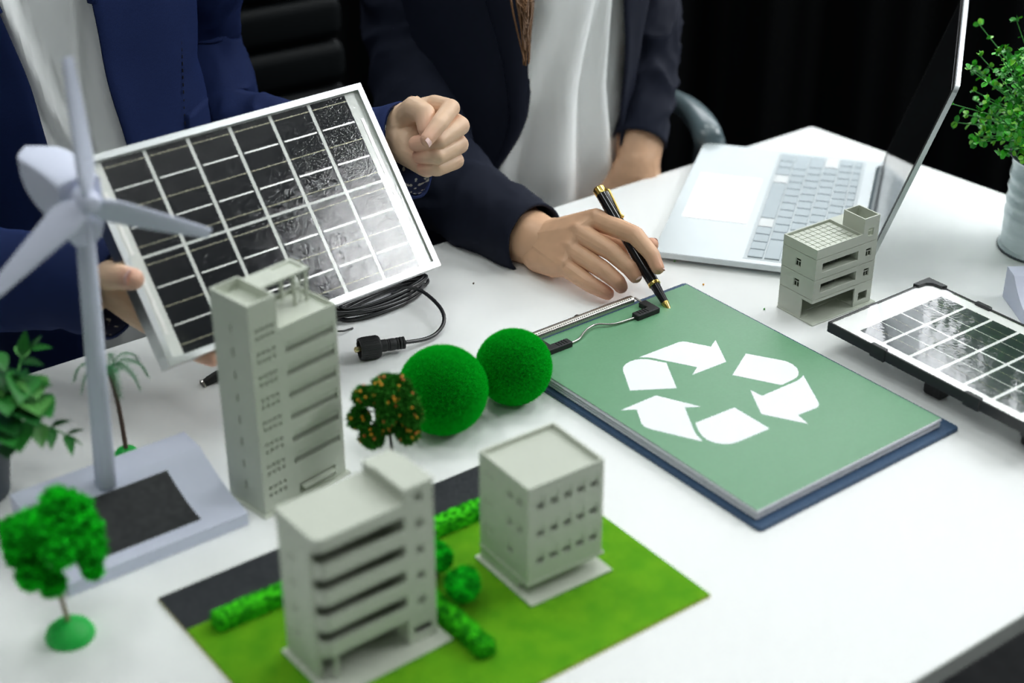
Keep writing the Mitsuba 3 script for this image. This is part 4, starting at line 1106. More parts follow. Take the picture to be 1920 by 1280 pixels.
def nail(key, tip, dirn, out, w, L):
    """A fingernail: small curved plate on the far joint, facing out."""
    x = unit(dirn); z = unit(np.asarray(out) - x * (np.asarray(out) @ x)); y = np.cross(z, x)
    R_ = []
    for a in np.linspace(-1, 1, 9):
        for b in np.linspace(-1, 1, 9):
            s = 1 - .12 * abs(b) ** 3
            R_.append([a * L / 2 * (1 - .18 * b * b), b * w / 2, -w * .22 * b * b - .0002 * a * a])
    R_ = np.array(R_); up = R_ + [0, 0, .0004]
    V_ = np.vstack([up, R_]); F = []
    for i in range(8):
        for j in range(8):
            q = i * 9 + j
            F += [[q, q + 9, q + 10], [q, q + 10, q + 1], [q + 81, q + 91, q + 90], [q + 81, q + 82, q + 91]]
    m = trimesh.Trimesh(V_, np.array(F), process=False)
    add(key, m, 'm_nail', True, M=basis(tip, x, y, z), label='fingernail')


def skin_color(verts, base, pink, spots):
    c = np.tile(np.asarray(base, float), (len(verts), 1))
    n = meshkit.fbm(verts * 140, 3, 5)[:, None]
    c *= 1 + (n - .5) * .16
    for p, r, s in spots:
        w = np.exp(-((np.linalg.norm(verts - np.asarray(p), axis=1) / r) ** 2))[:, None] * s
        c = c * (1 - w) + np.asarray(pink) * w
    return np.clip(c, 0, 1)


def torso_ring(lv, f, th, off=0.0):
    z, cx, cy, w, d = lv
    lft = np.array([-f[1], f[0], 0])
    s, c = np.sin(th), np.cos(th)
    e = .86
    return np.array([cx, cy, z]) + ((w + off) * np.sign(s) * np.abs(s) ** e)[:, None] * lft + ((d + off) * np.sign(c) * np.abs(c) ** e)[:, None] * np.array([f[0], f[1], 0])


def lerp_levels(LV, n):
    LV = np.asarray(LV, float); z = np.linspace(LV[0, 0], LV[-1, 0], n)
    return np.stack([z] + [np.interp(z, LV[:, 0], LV[:, k]) for k in range(1, 5)], 1)


def torso_shell(LV, f, opening, off, n=60, m=120, fold=None, thick=.003, z0=-.2, z1=.37):
    """Open-front jacket body: from the left edge of the opening around the back to its right edge."""
    L = lerp_levels(LV, 200); L = L[(L[:, 0] >= z0) & (L[:, 0] <= z1)]
    L = L[np.linspace(0, len(L) - 1, n).astype(int)]
    op = np.asarray(opening, float); outr, innr = [], []
    for lv in L:
        a, b = np.interp(lv[0], op[:, 0], op[:, 1]), np.interp(lv[0], op[:, 0], op[:, 2])
        th = np.linspace(b, 2 * np.pi + a, m)
        o = off + (fold(lv[0], th) if fold else 0)
        e = np.minimum(th - b, 2 * np.pi + a - th)
        o = o + .004 * np.exp(-(e / .12) ** 2)
        outr.append(torso_ring(lv, f, th, o)); innr.append(torso_ring(lv, f, th, o - thick)[::-1])
    return rings_mesh(np.concatenate([np.array(outr), np.array(innr)], axis=1))


def lapel(LV, f, opening, side, off, w, zs):
    """Folded collar strip along one edge of the opening; w(z) its width as an angle."""
    L = lerp_levels(LV, 200); L = L[(L[:, 0] >= zs[0]) & (L[:, 0] <= zs[1])]
    L = L[np.linspace(0, len(L) - 1, 26).astype(int)]
    op = np.asarray(opening, float); R_ = []
    for i, lv in enumerate(L):
        e = np.interp(lv[0], op[:, 0], op[:, 1 if side < 0 else 2])
        ww = w(i / 25)
        th = e + side * np.linspace(-.015, ww, 10)
        o = off + .003 + .005 * np.sin(np.linspace(0, np.pi, 10)) ** .6
        R_.append(np.concatenate([torso_ring(lv, f, th, o), torso_ring(lv, f, th, o - .0025)[::-1]]))
    return rings_mesh(np.array(R_))


def sleeve(path, rad, n=90, m=48, wr=.0035, seed=0, cuff=.03, flat=1.0, flare=.0):
    """A cloth sleeve along a path with soft folds; the hem turns inside."""
    P = spline(np.c_[np.asarray(path, float), np.asarray(rad, float)], n)
    pth, r = P[:, :3], P[:, 3]
    Tn, N, B = frames(pth)
    a = np.linspace(0, 2 * np.pi, m, endpoint=False)
    s = np.r_[0, np.cumsum(np.linalg.norm(np.diff(pth, axis=0), axis=1))]
    Q = np.stack([np.cos(a)[None] * np.ones((n, 1)), np.sin(a)[None] * np.ones((n, 1)), s[:, None] * 22 * np.ones((1, m))], -1)
    f1 = meshkit.fbm(Q * [1.1, 1.1, 1.0] + seed * 7.3, 3, seed) - .5
    warp = meshkit.fbm(Q * [.8, .8, .35] + seed * 3.1, 2, seed + 5)
    ridge = 1 - np.abs(2 * ((s[:, None] * 17 + warp * 3.2) % 1) - 1)
    env = np.clip((s[-1] - s) / .05, 0, 1)[:, None]
    dis = wr * (1.1 * f1 + .8 * (ridge ** 2 - .35) * np.clip(meshkit.fbm(Q * [.7, .7, .5] + 9 + seed, 2, seed + 2) * 2 - .6, 0, 1.2)) * (.25 + .75 * env)
    rr = r[:, None] + dis
    ring = lambda R: pth[:, None] + R[..., None] * (np.cos(a)[None, :, None] * N[:, None] + np.sin(a)[None, :, None] * B[:, None])
    out = ring(rr)
    k = int(n * .72)
    inn = ring(rr - .0028)[k:][::-1]
    return rings_mesh(np.concatenate([out, inn]), cap=(True, False)), pth, r


def shirt_mesh(LV, f, off, n, fold, z0, z1):
    L = lerp_levels(LV, 200); L = L[(L[:, 0] >= z0) & (L[:, 0] <= z1)]
    L = L[np.linspace(0, len(L) - 1, n).astype(int)]
    th = np.linspace(-np.pi, np.pi, 160, endpoint=False)
    return rings_mesh(np.array([torso_ring(lv, f, th, off + fold(lv[0], th)) for lv in L]))


def body_core(LV, f, shoulders, hips, knees, feet, neck, head):
    ms = []
    lft = np.array([-f[1], f[0], 0])
    for a, b in zip(LV[:-1], LV[1:]):
        pr = []
        for lv in (a, b):
            z, cx, cy, w, d = lv; rr = d * .78
            for s in (-1, 1): pr.append((np.array([cx, cy, z]) + lft * s * max(w - rr - .012, .001), rr - .012))
        ms.append(hullp(*pr, seg=24))
    for s, h, kn, ft in zip(shoulders, hips, knees, feet):
        ms += chain([h, kn, ft], [.072, .05, .032], 24)
        ms.append(bone(ft, .03, np.array(ft) + np.array([f[0], f[1], 0]) * .14 + [0, 0, -.005], .024))
    ms += [bone(neck[0], .05, neck[1], .046)]
    hc, fz = np.array(head), np.array([f[0], f[1], 0])
    ms += [hullp((hc + [0, 0, .03], .078), (hc - fz * .03 + [0, 0, .025], .078), (hc + fz * .035 + [0, 0, -.075], .032), seg=28),
           hullp((hc + fz * .088 + [0, 0, .0], .006), (hc + fz * .098 + [0, 0, -.03], .010)), hullp((hc + fz * .080 + [0, 0, -.058], .009), (hc + fz * .075 + lft * .016 + [0, 0, -.058], .007), (hc + fz * .075 - lft * .016 + [0, 0, -.058], .007))]
    for s in (-1, 1): ms.append(hullp((hc + lft * s * .080 + [0, 0, .012], .009), (hc + lft * s * .078 + [0, 0, -.02], .007), seg=12))
    return ms


def arm_in(path, rad, wrist, rw):
    """The arm inside a sleeve: along the sleeve's path, slimmer than it, to the wrist."""
    p = list(path) + [wrist]; r = [v * .74 for v in rad[:len(path)]] + [rw]
    return chain(p, r, 20)


def make_person(key, ms_core, arms, hands, spots, base, pink):
    """Body as one continuous surface: the core with the arms, joined with the finely built hands."""
    core = smoothed(ms_core + arms, .014, 6)
    bodyM = m3.Manifold.batch_boolean([to_manifold(core)] + [to_manifold(h) for h in hands], m3.OpType.Add)
    q = bodyM.to_mesh(); t = trimesh.Trimesh(q.vert_properties[:, :3], q.tri_verts, process=False)
    col = skin_color(np.asarray(t.vertices), base, pink, spots)
    add(key + '__body', t, 'm_skin', True, color=col)


def head_parts(key, head, f, hair, long_):
    hc, fz = np.array(head), np.array([f[0], f[1], 0]); lft = np.array([-f[1], f[0], 0])
    s = trimesh.creation.icosphere(4, .094); v = np.array(s.vertices)
    v = v * [1, 1, 1.06] + hc - fz * .022 + [0, 0, .040]
    rel = v - hc
    front = (rel @ fz > .045) & (rel[:, 2] < .085)
    v[front] -= fz * ((rel[front] @ fz - .045))[:, None] * 1.0
    v += ((meshkit.fbm(v * [90, 90, 14], 3, 3) - .5) * .012)[:, None] * unit([0.2, .2, .1])
    s.vertices = v
    ms = [s]
    for side in (-1, 1):
        for i in range(12 if long_ else 5):
            a = side * (.6 + i * .18)
            p = hc + lft * math.sin(a) * .085 - fz * math.cos(a) * -.01 - fz * .02 + [0, 0, .01]
            L = long_ if long_ else .10
            ms.append(tube(spline([p, p + lft * side * .012 + [0, 0, -L * .4], p + lft * side * .004 - fz * -.01 + [0, 0, -L]], 10), np.linspace(.018, .006, 10), 7))
    add(key + '__hair', join(ms), hair, True)
    for side in (-1, 1):
        e = trimesh.creation.icosphere(2, .0115); e.apply_translation(hc + fz * .071 + lft * side * .031 + [0, 0, .008])
        add(key + '__eye', e, 'm_eye', True)


HB2 = [0.62, 0.375, 0.235]; PK2 = [0.58, 0.24, 0.17]
HB1 = [0.69, 0.475, 0.325]; PK1 = [0.66, 0.28, 0.21]

# ---- person in the navy blazer, writing
FW2 = (0.33, -0.944)
LV2 = [(-0.24, 0.03, 1.735, 0.165, 0.130), (-0.12, 0.010, 1.715, 0.138, 0.122), (0.0, 0.004, 1.70, 0.124, 0.112), (0.1, 0.002, 1.695, 0.118, 0.108), (0.2, 0.006, 1.70, 0.132, 0.105), (0.28, 0.012, 1.708, 0.152, 0.098), (0.33, 0.012, 1.715, 0.140, 0.080), (0.38, 0.012, 1.72, 0.080, 0.055)]
OP2 = [(-0.2, -0.895, 0.27), (-0.18, -0.89, 0.305), (-0.16, -0.885, 0.34), (-0.14, -0.88, 0.38), (-0.12, -0.875, 0.42), (-0.1, -0.875, 0.44), (-0.08, -0.875, 0.46), (-0.06, -0.79, 0.48), (-0.04, -0.7, 0.5), (-0.02, -0.605, 0.525), (0.0, -0.515, 0.55), (0.02, -0.425, 0.57), (0.04, -0.325, 0.585), (0.06, -0.24, 0.605), (0.08, -0.18, 0.63), (0.1, -0.16, 0.655), (0.12, -0.15, 0.625), (0.14, -0.145, 0.59), (0.16, -0.145, 0.555), (0.18, -0.145, 0.525), (0.2, -0.15, 0.495), (0.22, -0.15, 0.46), (0.24, -0.15, 0.425), (0.26, -0.15, 0.395), (0.28, -0.15, 0.365), (0.3, -0.14, 0.4), (0.32, -0.13, 0.435), (0.34, -0.13, 0.525), (0.36, -0.135, 0.765), (0.38, -0.14, 1.235)]
p2 = thing('person', 'person in a dark navy blazer over a white shirt, writing with a black pen', 'person')
sh2 = [(-.145, 1.715, .31), (.165, 1.715, .31)]
el2 = [(-0.0835, 1.5409, 0.0337), (0.1557, 1.7029, 0.0873)]
wr2 = [(0.0322, 1.3805, 0.0236), (0.1398, 1.6218, 0.0082)]
hp2 = [(-.06, 1.72, -.20), (.115, 1.72, -.20)]
kn2 = [(-.07, 1.32, -.20), (.14, 1.32, -.20)]
ft2 = [(-.07, 1.30, -.70), (.14, 1.30, -.70)]
core = body_core(LV2, FW2, sh2, hp2, kn2, ft2, ((.012, 1.72, .36), (.014, 1.705, .47)), (.014, 1.69, .55))
SL2R = [(-.085, 1.717, .335), (-.135, 1.715, .315), (-.125, 1.69, .27), (-0.1087, 1.6509, 0.1479), (-0.1003, 1.5972, 0.0828), (-0.0797, 1.5317, 0.0376), (-0.038, 1.463, 0.0276), (0.0026, 1.4143, 0.0225), (0.0224, 1.392, 0.0238)]
SL2L = [(.105, 1.717, .335), (.150, 1.715, .31), (.158, 1.77, .245), (.164, 1.855, .135), (0.1638, 1.7616, 0.1306), (0.1557, 1.7029, 0.0873), (0.1487, 1.6637, 0.0543), (0.141, 1.6328, 0.0278)]
SR2R, SR2L = [.050, .060, .056, .050, .049, .050, .045, .040, .0365], [.050, .058, .046, .034, .0295, .031, .0315, .0310]
arms = arm_in(SL2R, SR2R, wr2[0], .0235) + arm_in(SL2L, SR2L, wr2[1], .0235)
W0 = np.array(wr2[0])
fing = [[((0.0795, 1.3587, 0.0604), .0105), ((0.1142, 1.3205, 0.0618), .0086), ((0.1287, 1.3028, 0.0507), .0074), ((0.1338, 1.2937, 0.0416), .0062)],
        [((0.0633, 1.3537, 0.0494), .0108), ((0.0931, 1.3211, 0.0445), .0088), ((0.1088, 1.3058, 0.0355), .0076), ((0.1142, 1.301, 0.0291), .0064)],
        [((0.0557, 1.3469, 0.0353), .0104), ((0.0866, 1.3123, 0.0289), .0084), ((0.0982, 1.303, 0.0225), .0074), ((0.1013, 1.3026, 0.0177), .0066)],
        [((0.0506, 1.3378, 0.0211), .0100), ((0.0735, 1.3116, 0.0153), .0080), ((0.0847, 1.3051, 0.0119), .0070), ((0.0892, 1.3039, 0.0097), .0062)]]
thumb = [((0.0527, 1.3805, 0.0339), .0125), ((0.083, 1.3657, 0.0341), .0110), ((0.1145, 1.346, 0.0357), .0092), ((0.1309, 1.3351, 0.0449), .0070)]
extra = [hullp((W0, .0215), ((0.0258, 1.3699, 0.0149), .0150), ((0.0408, 1.3479, 0.0167), .0115), ((0.0506, 1.3378, 0.0211), .0102)), hullp((W0 + [.012, .0, .004], .019), ((0.026, 1.3787, 0.0164), .019), ((0.0415, 1.3868, 0.0308), .017))]
h2 = hand(W0, .0225, fing, thumb, .0108, extra, (W0 + (np.array(el2[0]) - W0) * .35, .0275), np.array([.0, -.0020, .0034]))
# left hand lying in the lap under the desk edge
l0 = np.array(wr2[1]); dn = unit([-.08, -.30, -.62]); sx = np.array([1., 0, 0]); nz = np.cross(sx, dn)
fl_ = []
for i, (o, L) in enumerate(((-.030, .072), (-.010, .080), (.010, .074), (.029, .058))):
    m0 = l0 + dn * .085 + sx * o; p1_ = m0 + dn * L * .5 + nz * .002
    fl_.append([(m0, .0095), (p1_, .008), (p1_ + unit(dn + nz * .35) * L * .3, .0072), (p1_ + unit(dn + nz * .5) * L * .5, .0062)])
tl = [(l0 + dn * .02 - sx * .02, .012), (l0 + dn * .05 - sx * .042, .0105), (l0 + dn * .08 - sx * .052, .009), (l0 + dn * .105 - sx * .054, .0072)]
h2l = hand(l0, .0248, fl_, tl, .0100, (), (l0 + (np.array(el2[1]) - l0) * .35, .0275))
spots = [(fing[i][3][0], .012, .55) for i in range(4)] + [(thumb[3][0], .014, .55)] + [(fing[i][1][0], .009, .22) for i in range(4)] + [(fing[i][0][0], .010, .18) for i in range(4)]
make_person(p2, core, arms, [h2, h2l], spots, HB2, PK2)
camd = lambda p: unit(np.array([0, 0, .69]) - np.asarray(p))
for (a, b, r, o, wd) in ((fing[1][2][0], fing[1][3][0], .0064, (.25, -.35, .15), .0095), (fing[0][2][0], fing[0][3][0], .0062, (.8, .1, .25), .0090), (thumb[2][0], thumb[3][0], .0070, (.7, .3, .6), .0100)):
    a, b, o = np.array(a), np.array(b), np.array(o)
    d = unit(b - a); o = unit(o - d * (o @ d))
    nail(p2 + '__fingernail', b + d * r * .1 + o * r * .84, d, o, wd * .8, .0085)


def fold2(z, th):
    w = np.sin(th * 7 + 3 * z + 1.6 * np.sin(th * 2.3 + 9 * z))
    g = lambda c, sl, wd: np.exp(-((th - c - sl * (z - .1)) / wd) ** 2)
    return .004 * w * np.clip(1 - abs(th) / 2, 0, 1) + .020 * g(.08, .9, .14) + .015 * g(.42, -.5, .11) + .016 * g(-.22, 1.8, .12) - .008 * g(.26, .3, .08) + .004 * (meshkit.fbm(np.stack([th * 3, th * 0 + z * 9, th * 0], -1), 3, 4) - .5)


def jfold(seed):
    def f_(z, th):
        q = np.stack([np.cos(th) * 1.5, np.sin(th) * 1.5, np.full_like(th, z * 7 + seed)], -1)
        return .012 * (meshkit.fbm(q, 3, seed) - .5) + .006
    return f_


sk = add(p2 + '__shirt', shirt_mesh(LV2, FW2, .004, 90, fold2, -.2, .375), 'm_shirt2', True, label='white shirt')
s1, pa, ra = sleeve(SL2R, SR2R, 120, 64, .012, 4)
s2_, pa2, ra2 = sleeve(SL2L, SR2L, 110, 60, .016, 9)
jk = add(p2 + '__blazer', join([torso_shell(LV2, FW2, OP2, .012, fold=jfold(3), z0=-.19, z1=.375), s1, s2_]), 'm_navy', True, label='dark navy blazer')
for sd_, ws in ((-1, .34), (1, .30)):
    add(jk + '__lapel', lapel(LV2, FW2, OP2, sd_, .016, lambda t, ws=ws: ws * (.10 + .9 * min(1, t * 1.5)), (.02 if sd_ < 0 else .25, .345)), 'm_navy', True)


def trousers(key, f, hips, knees, feet, m):
    ms = []
    for h, kn, ft in zip(hips, knees, feet):
        h, kn, ft = map(np.array, (h, kn, ft))
        ms += chain([h, kn, ft + [0, 0, .05]], [.094, .068, .050], 24)
    ms.append(hullp((hips[0], .098), (hips[1], .098), seg=24))
    add(key + '__trousers', smoothed(ms, .014, 6), m, True)
    fz = np.array([*f, 0.0])
    for ft in feet:
        ft = np.array(ft)
        add(key + '__shoe', hullp((ft + [0, 0, -.008], .040), (ft + fz * .06 + [0, 0, -.012], .0365), (ft + fz * .145 + [0, 0, -.015], .0325), seg=20), 'm_shoe', True)


trousers(p2, FW2, hp2, kn2, ft2, 'm_trousers_light')
head_parts(p2, (.014, 1.69, .55), FW2, 'm_hair', .22)
# long lock of hair falling over the right lapel
lock = []
rl = np.random.default_rng(8)
for i in range(46):
    e = (0.0149, 1.5091, 0.1813); o = rl.normal(size=3) * [.006, .006, .0]
    t0 = np.array([-.045, 1.66, .50]) + o * 2
    end = np.array(e) + o * .2 + [rl.uniform(-.003, .001), 0, rl.uniform(-.022, .045)]
    lock.append(tube(spline([t0, np.array((-0.0011, 1.6342, 0.3327)) + o, np.array((0.0101, 1.5486, 0.2312)) + o * .9, end], 16), np.linspace(.0034, .0008, 16), 5))
add(p2 + '__hair_lock', join(lock), 'm_hair', True, label='brown hair hanging over the lapel')

# ---- person in the blue blazer, holding the panel
FW1 = (0.349, -0.937)
LV1 = [(-0.24, -0.365, 1.470, 0.155, 0.130), (-0.1, -0.395, 1.459, 0.128, 0.118), (0.05, -0.420, 1.454, 0.119, 0.113), (0.18, -0.445, 1.452, 0.122, 0.112), (0.28, -0.455, 1.456, 0.140, 0.106), (0.35, -0.458, 1.468, 0.142, 0.090), (0.40, -0.46, 1.475, 0.085, 0.060)]
OP1 = [(-0.2, -0.635, -0.075), (-0.18, -0.595, -0.04), (-0.16, -0.555, -0.01), (-0.14, -0.515, 0.015), (-0.12, -0.475, 0.05), (-0.1, -0.43, 0.095), (-0.08, -0.39, 0.13), (-0.06, -0.35, 0.16), (-0.04, -0.32, 0.175), (-0.02, -0.305, 0.19), (0.0, -0.285, 0.205), (0.02, -0.265, 0.22), (0.04, -0.25, 0.24), (0.06, -0.225, 0.24), (0.08, -0.205, 0.24), (0.1, -0.185, 0.24), (0.12, -0.165, 0.245), (0.14, -0.145, 0.245), (0.16, -0.135, 0.25), (0.18, -0.125, 0.25), (0.2, -0.125, 0.235), (0.22, -0.135, 0.23), (0.24, -0.15, 0.23), (0.26, -0.165, 0.225), (0.28, -0.185, 0.22), (0.3, -0.22, 0.21), (0.32, -0.255, 0.2), (0.34, -0.295, 0.19), (0.36, -0.365, 0.2), (0.38, -0.515, 0.24)]
p1 = thing('person', 'person in a bright blue blazer over a white shirt, holding up the silver-framed solar panel', 'person')
sh1 = [(-.605, 1.415, .345), (-.300, 1.525, .365)]
el1 = [(-0.5243, 1.2042, 0.0874), (-0.2776, 1.4785, 0.1064)]
wr1 = [(-0.3406, 1.1505, 0.1143), (-0.1145, 1.3761, 0.1426)]
hp1 = [(-.435, 1.45, -.20), (-.27, 1.51, -.20)]
kn1 = [(-.33, 1.07, -.20), (-.12, 1.12, -.20)]
ft1 = [(-.32, 1.02, -.70), (-.11, 1.07, -.70)]
core = body_core(LV1, FW1, sh1, hp1, kn1, ft1, ((-.46, 1.475, .38), (-.455, 1.465, .49)), (-.45, 1.45, .57))
SL1R = [(-.535, 1.44, .370), (-.585, 1.42, .35), (-.60, 1.37, .27), (-.585, 1.28, .15), (-0.5289, 1.2031, 0.0855), (-0.4671, 1.1819, 0.0886), (-0.3966, 1.1585, 0.098), (-0.3523, 1.1427, 0.1046), (-0.3182, 1.1287, 0.1021)]
SR1R = [.052, .062, .058, .053, .049, .046, .042, .040, .040]
SL1L = [(-.372, 1.498, .375), (-.318, 1.52, .362), (-.300, 1.515, .30), (-0.3211, 1.5493, 0.1813), (-0.3029, 1.5119, 0.1351), (-0.2798, 1.478, 0.1055), (-0.2075, 1.4269, 0.1063), (-0.1572, 1.39, 0.11), (-0.1251, 1.3721, 0.1191), (-0.0961, 1.362, 0.1297)]
SR1L = [.050, .060, .053, .044, .042, .042, .044, .044, .045, .046]
arms = arm_in(SL1R[:-1], SR1R, wr1[0], .023) + arm_in(SL1L[:-2], SR1L, wr1[1], .0235)
# left hand: loose fist with the index finger pointing down
w1 = np.array(wr1[1])
fin = [[((-0.0722, 1.3781, 0.1666), .0105), ((-0.0556, 1.3469, 0.1764), .0086), ((-0.0656, 1.3182, 0.1722), .0078), ((-0.0751, 1.3024, 0.1644), .0064)],
       [((-0.0608, 1.3834, 0.1514), .0108), ((-0.0475, 1.3429, 0.161), .0092), ((-0.0659, 1.3159, 0.1579), .0086), ((-0.0862, 1.3257, 0.1508), .0074)],
       [((-0.0589, 1.3789, 0.1372), .0104), ((-0.0482, 1.3393, 0.1443), .0088), ((-0.067, 1.3129, 0.1443), .0084), ((-0.0833, 1.3278, 0.1381), .0074)],
       [((-0.0608, 1.3692, 0.1262), .0098), ((-0.0517, 1.3349, 0.1304), .0080), ((-0.0674, 1.3158, 0.1311), .0076), ((-0.0802, 1.3272, 0.1268), .0066)]]
thb = [((-0.1001, 1.3693, 0.1569), .0130), ((-0.0897, 1.358, 0.1716), .0116), ((-0.0788, 1.337, 0.175), .0098), ((-0.0771, 1.3246, 0.1651), .0078)]
ext = [hullp((w1, .022), ((-0.0975, 1.353, 0.1339), .0145), ((-0.0788, 1.3462, 0.1219), .0120)), hullp(((-0.0975, 1.3554, 0.1382), .0150), ((-0.0664, 1.3666, 0.1379), .0120), ((-0.0719, 1.378, 0.1582), .0110))]
h1 = hand(w1, .0235, fin, thb, .0105, ext, (np.array((-0.1602, 1.3967, 0.1138)), .0265))
# right hand: thumb on the panel's front, fingers behind it
w1r = np.array(wr1[0])
fir = [[((-0.3003, 1.111, 0.0911), .0105), ((-0.2669, 1.0907, 0.0794), .0088), ((-0.2474, 1.0781, 0.0753), .0080), ((-0.2357, 1.0724, 0.0733), .0070)],
       [((-0.301, 1.1245, 0.0946), .0105), ((-0.2674, 1.1073, 0.0843), .0088), ((-0.2481, 1.1026, 0.0761), .0080), ((-0.2357, 1.1023, 0.0714), .0070)],
       [((-0.3059, 1.1362, 0.0992), .0103), ((-0.2716, 1.123, 0.0919), .0086), ((-0.2544, 1.1198, 0.0863), .0078), ((-0.244, 1.1195, 0.0816), .0068)],
       [((-0.3121, 1.1454, 0.1032), .0098), ((-0.2864, 1.1364, 0.0995), .0080), ((-0.2734, 1.1343, 0.0958), .0072), ((-0.2651, 1.135, 0.0929), .0064)]]
thr = [((-0.3292, 1.1309, 0.1183), .0130), ((-0.3155, 1.1031, 0.1301), .0112), ((-0.2986, 1.0706, 0.1457), .0098), ((-0.2834, 1.0484, 0.1552), .0084)]
h1r = hand(w1r, .0225, fir, thr, .0108, (), (w1r + (np.array(el1[0]) - w1r) * .3, .0275))
spots = [(fin[i][3][0], .012, .5) for i in range(4)] + [(thb[3][0], .014, .4), (thr[3][0], .016, .65), (thr[2][0], .010, .3)] + [(fir[0][3][0], .014, .7)] + [(fin[i][1][0], .009, .2) for i in range(4)]
make_person(p1, core, arms, [h1, h1r], spots, HB1, PK1)
for (a, b, r, o, wd) in ((fin[0][2][0], fin[0][3][0], .0064, (.75, -.45, .15), .0090), (thr[2][0], thr[3][0], .0084, (.1, -.75, .45), .0115)):
    a, b, o = np.array(a), np.array(b), np.array(o)
    d = unit(b - a); o = unit(o - d * (o @ d))
    nail(p1 + '__fingernail', b + d * r * .2 + o * r * .88, d, o, wd, .0115)


def fold1(z, th):
    g = lambda c, sl, wd: np.exp(-((th - c - sl * (z - .15)) / wd) ** 2)
    return .004 * np.sin(th * 8 + 4 * z + 2.2 * np.sin(th * 2.1 - 8 * z)) + .012 * g(-.02, -1.1, .055) + .010 * g(-.16, -1.6, .06) - .007 * g(.06, -1.2, .05) + .008 * g(.04, .8, .05) + .004 * (meshkit.fbm(np.stack([th * 4, th * 0 + z * 9, th * 0], -1), 3, 6) - .5)


add(p1 + '__shirt', shirt_mesh(LV1, FW1, .004, 90, fold1, -.2, .396), 'm_shirt', True, label='white shirt')
s1, pa, ra = sleeve(SL1R, SR1R, 120, 64, .008, 14)
s2_, pa2, ra2 = sleeve(SL1L, SR1L, 120, 64, .009, 17)
jk = add(p1 + '__blazer', join([torso_shell(LV1, FW1, OP1, .012, fold=jfold(6), z0=-.19, z1=.396), s1, s2_]), 'm_blue', True, label='bright blue blazer')
for sd_, ws in ((-1, .30), (1, .30)):
    add(jk + '__lapel', lapel(LV1, FW1, OP1, sd_, .016, lambda t, ws=ws: ws * (.12 + .88 * min(1, t * 1.4)), (.27, .365)), 'm_blue', True)
SEAM = [(-0.2, -0.055), (-0.18, -0.025), (-0.16, 0.0), (-0.14, 0.03), (-0.12, 0.07), (-0.1, 0.11), (-0.08, 0.15), (-0.06, 0.19), (-0.04, 0.23), (-0.02, 0.28), (0.0, 0.325), (0.02, 0.38), (0.04, 0.435), (0.06, 0.49), (0.08, 0.55), (0.1, 0.61), (0.12, 0.675), (0.14, 0.745), (0.16, 0.81), (0.18, 0.88), (0.2, 0.885), (0.22, 0.885), (0.24, 0.88), (0.26, 0.875), (0.28, 0.87), (0.3, 0.88), (0.32, 0.895), (0.34, 0.905), (0.36, 1.09), (0.38, 1.44)]
st = []
Lz = lerp_levels(LV1, 400)
for i, z in enumerate(np.arange(-.02, .26, .0065)):
    lv = Lz[np.argmin(abs(Lz[:, 0] - z))]; lv2 = Lz[np.argmin(abs(Lz[:, 0] - z - .0030))]
    th = np.interp([z, z + .003], [q[0] for q in SEAM], [q[1] for q in SEAM])
    st.append(rod(torso_ring(lv, FW1, th[:1], .0185)[0], torso_ring(lv2, FW1, th[1:], .0185)[0], .0006, 5))
add(jk + '__stitching', join(st), 'm_trousers', True, kind='stuff', label='row of dark hand stitches')
pk_ = []
for z in np.linspace(.112, .150, 8):
    lv = Lz[np.argmin(abs(Lz[:, 0] - z))]; t0 = np.interp(z, [q[0] for q in SEAM], [q[1] for q in SEAM])
    th = t0 + np.linspace(.03, .42, 12)
    pk_.append(np.concatenate([torso_ring(lv, FW1, th, .0205), torso_ring(lv, FW1, th, .010)[::-1]]))
add(jk + '__pocket_flap', rings_mesh(np.array(pk_)), 'm_blue', True)
# patterned lining inside both cuffs
for pth, rr_ in ((pa, ra), (pa2, ra2)):
    q = pth[-16:]; add(jk + '__cuff_lining', tube(q, rr_[-16:] - .0042, 40, cap=False), 'm_lining', True, label='dark blue lining with a white leaf pattern')
trousers(p1, FW1, hp1, kn1, ft1, 'm_trousers')
head_parts(p1, (-.45, 1.45, .57), FW1, 'm_hair_dark', .0)

# ------------------------------------------------------------------ office chairs


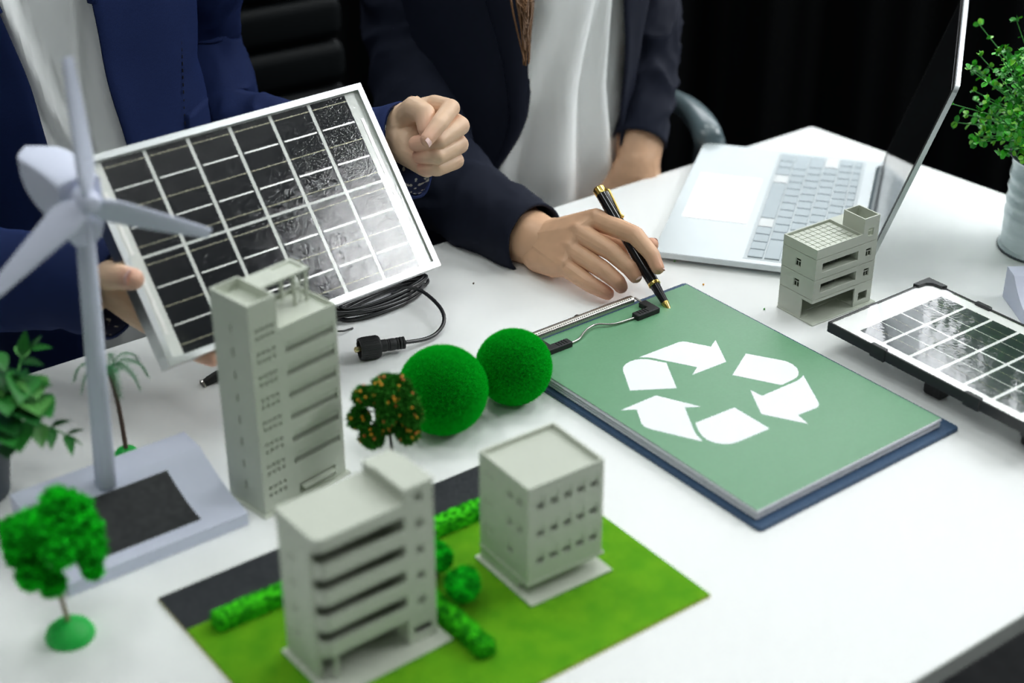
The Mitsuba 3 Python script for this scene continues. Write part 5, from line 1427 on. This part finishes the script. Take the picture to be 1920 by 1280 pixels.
def office_chair(label, x, y, deg, armw, bw, arms_):
    """Local y points to the front of the seat."""
    k = thing('office_chair', label, 'chair')
    M = frame(x, y, 0, deg)
    add(k + '__seat', rbox(-.18, .18, -.22, .22, -.37, -.30, .03), 'm_leather', 30, M=M)
    n = 12
    for i in range(n):
        z0 = -.27 + i * .056
        yb = -.235 - .10 * max(0, (z0 + .27)) ** 1.1 * .8
        seg = rbox(-bw, bw, yb - .016, yb + .016, z0, z0 + .0545, .015, 12)
        add(k + '__back_rib', seg, 'm_leather', 30, M=M)
    add(k + '__back_frame', join([bev(-.02, .02, -.33, -.30, -.42, .30, .006), bev(-bw + .01, bw - .01, -.315, -.295, .05, .09, .006)]), 'm_black_plastic', False, M=M)
    for s in (-1, 1) if arms_ else ():
        w = [np.array(q) for q in ((0.1552, 1.8856, -0.0162), (0.1772, 1.85, 0.002), (0.1958, 1.7994, 0.014), (0.212, 1.7456, 0.0204), (0.2209, 1.6992, 0.0193), (0.2257, 1.6761, 0.009), (0.2283, 1.6997, -0.0206))]
        w = [np.linalg.inv(M) @ np.r_[q, 1] for q in w]
        w = [[-s * q[0], q[1], q[2]] for q in w]
        p = spline([[w[0][0], -.22, -.30]] + w + [[w[-1][0] * .98, w[-1][1], -.20], [w[-1][0] * .9, w[-1][1] - .03, -.33]], 60)
        Tn, N, B = frames(p)
        a = np.linspace(0, 2 * np.pi, 14, endpoint=False)
        R_ = []
        for i in range(60):
            lat = np.array([1., 0, 0]); up = unit(np.cross(Tn[i], lat))
            R_.append([p[i] + lat * armw * (.55 + .6 * min(1, i / 36)) * math.cos(t) + up * .012 * math.sin(t) for t in a])
        add(k + '__armrest', rings_mesh(np.array(R_)), 'm_armrest', True, M=M)
    add(k + '__gas_lift', rod([0, 0, -.62], [0, 0, -.37], .025, 16), 'm_chrome', 40, M=M)
    for i in range(5):
        a = i / 5 * 2 * np.pi
        e = np.array([math.cos(a) * .28, math.sin(a) * .28, -.68])
        lg = add(k + '__base_leg', hullp(((0, 0, -.65), .024), (e, .014), seg=12), 'm_black_plastic', 30, M=M)
        add(lg + '__castor', rod(e + [-.015, 0, -.0425], e + [.015, 0, -.0425], .027, 16), 'm_rubber', 30, M=M)


office_chair('black ribbed leather office chair behind the person in the blue blazer', -.322, 1.516, 180 + 32.0, .022, .29, False)
office_chair('office chair with a curved grey armrest beside the person in the navy blazer', .035, 1.745, 180 + 3.0, .016, .17, True)
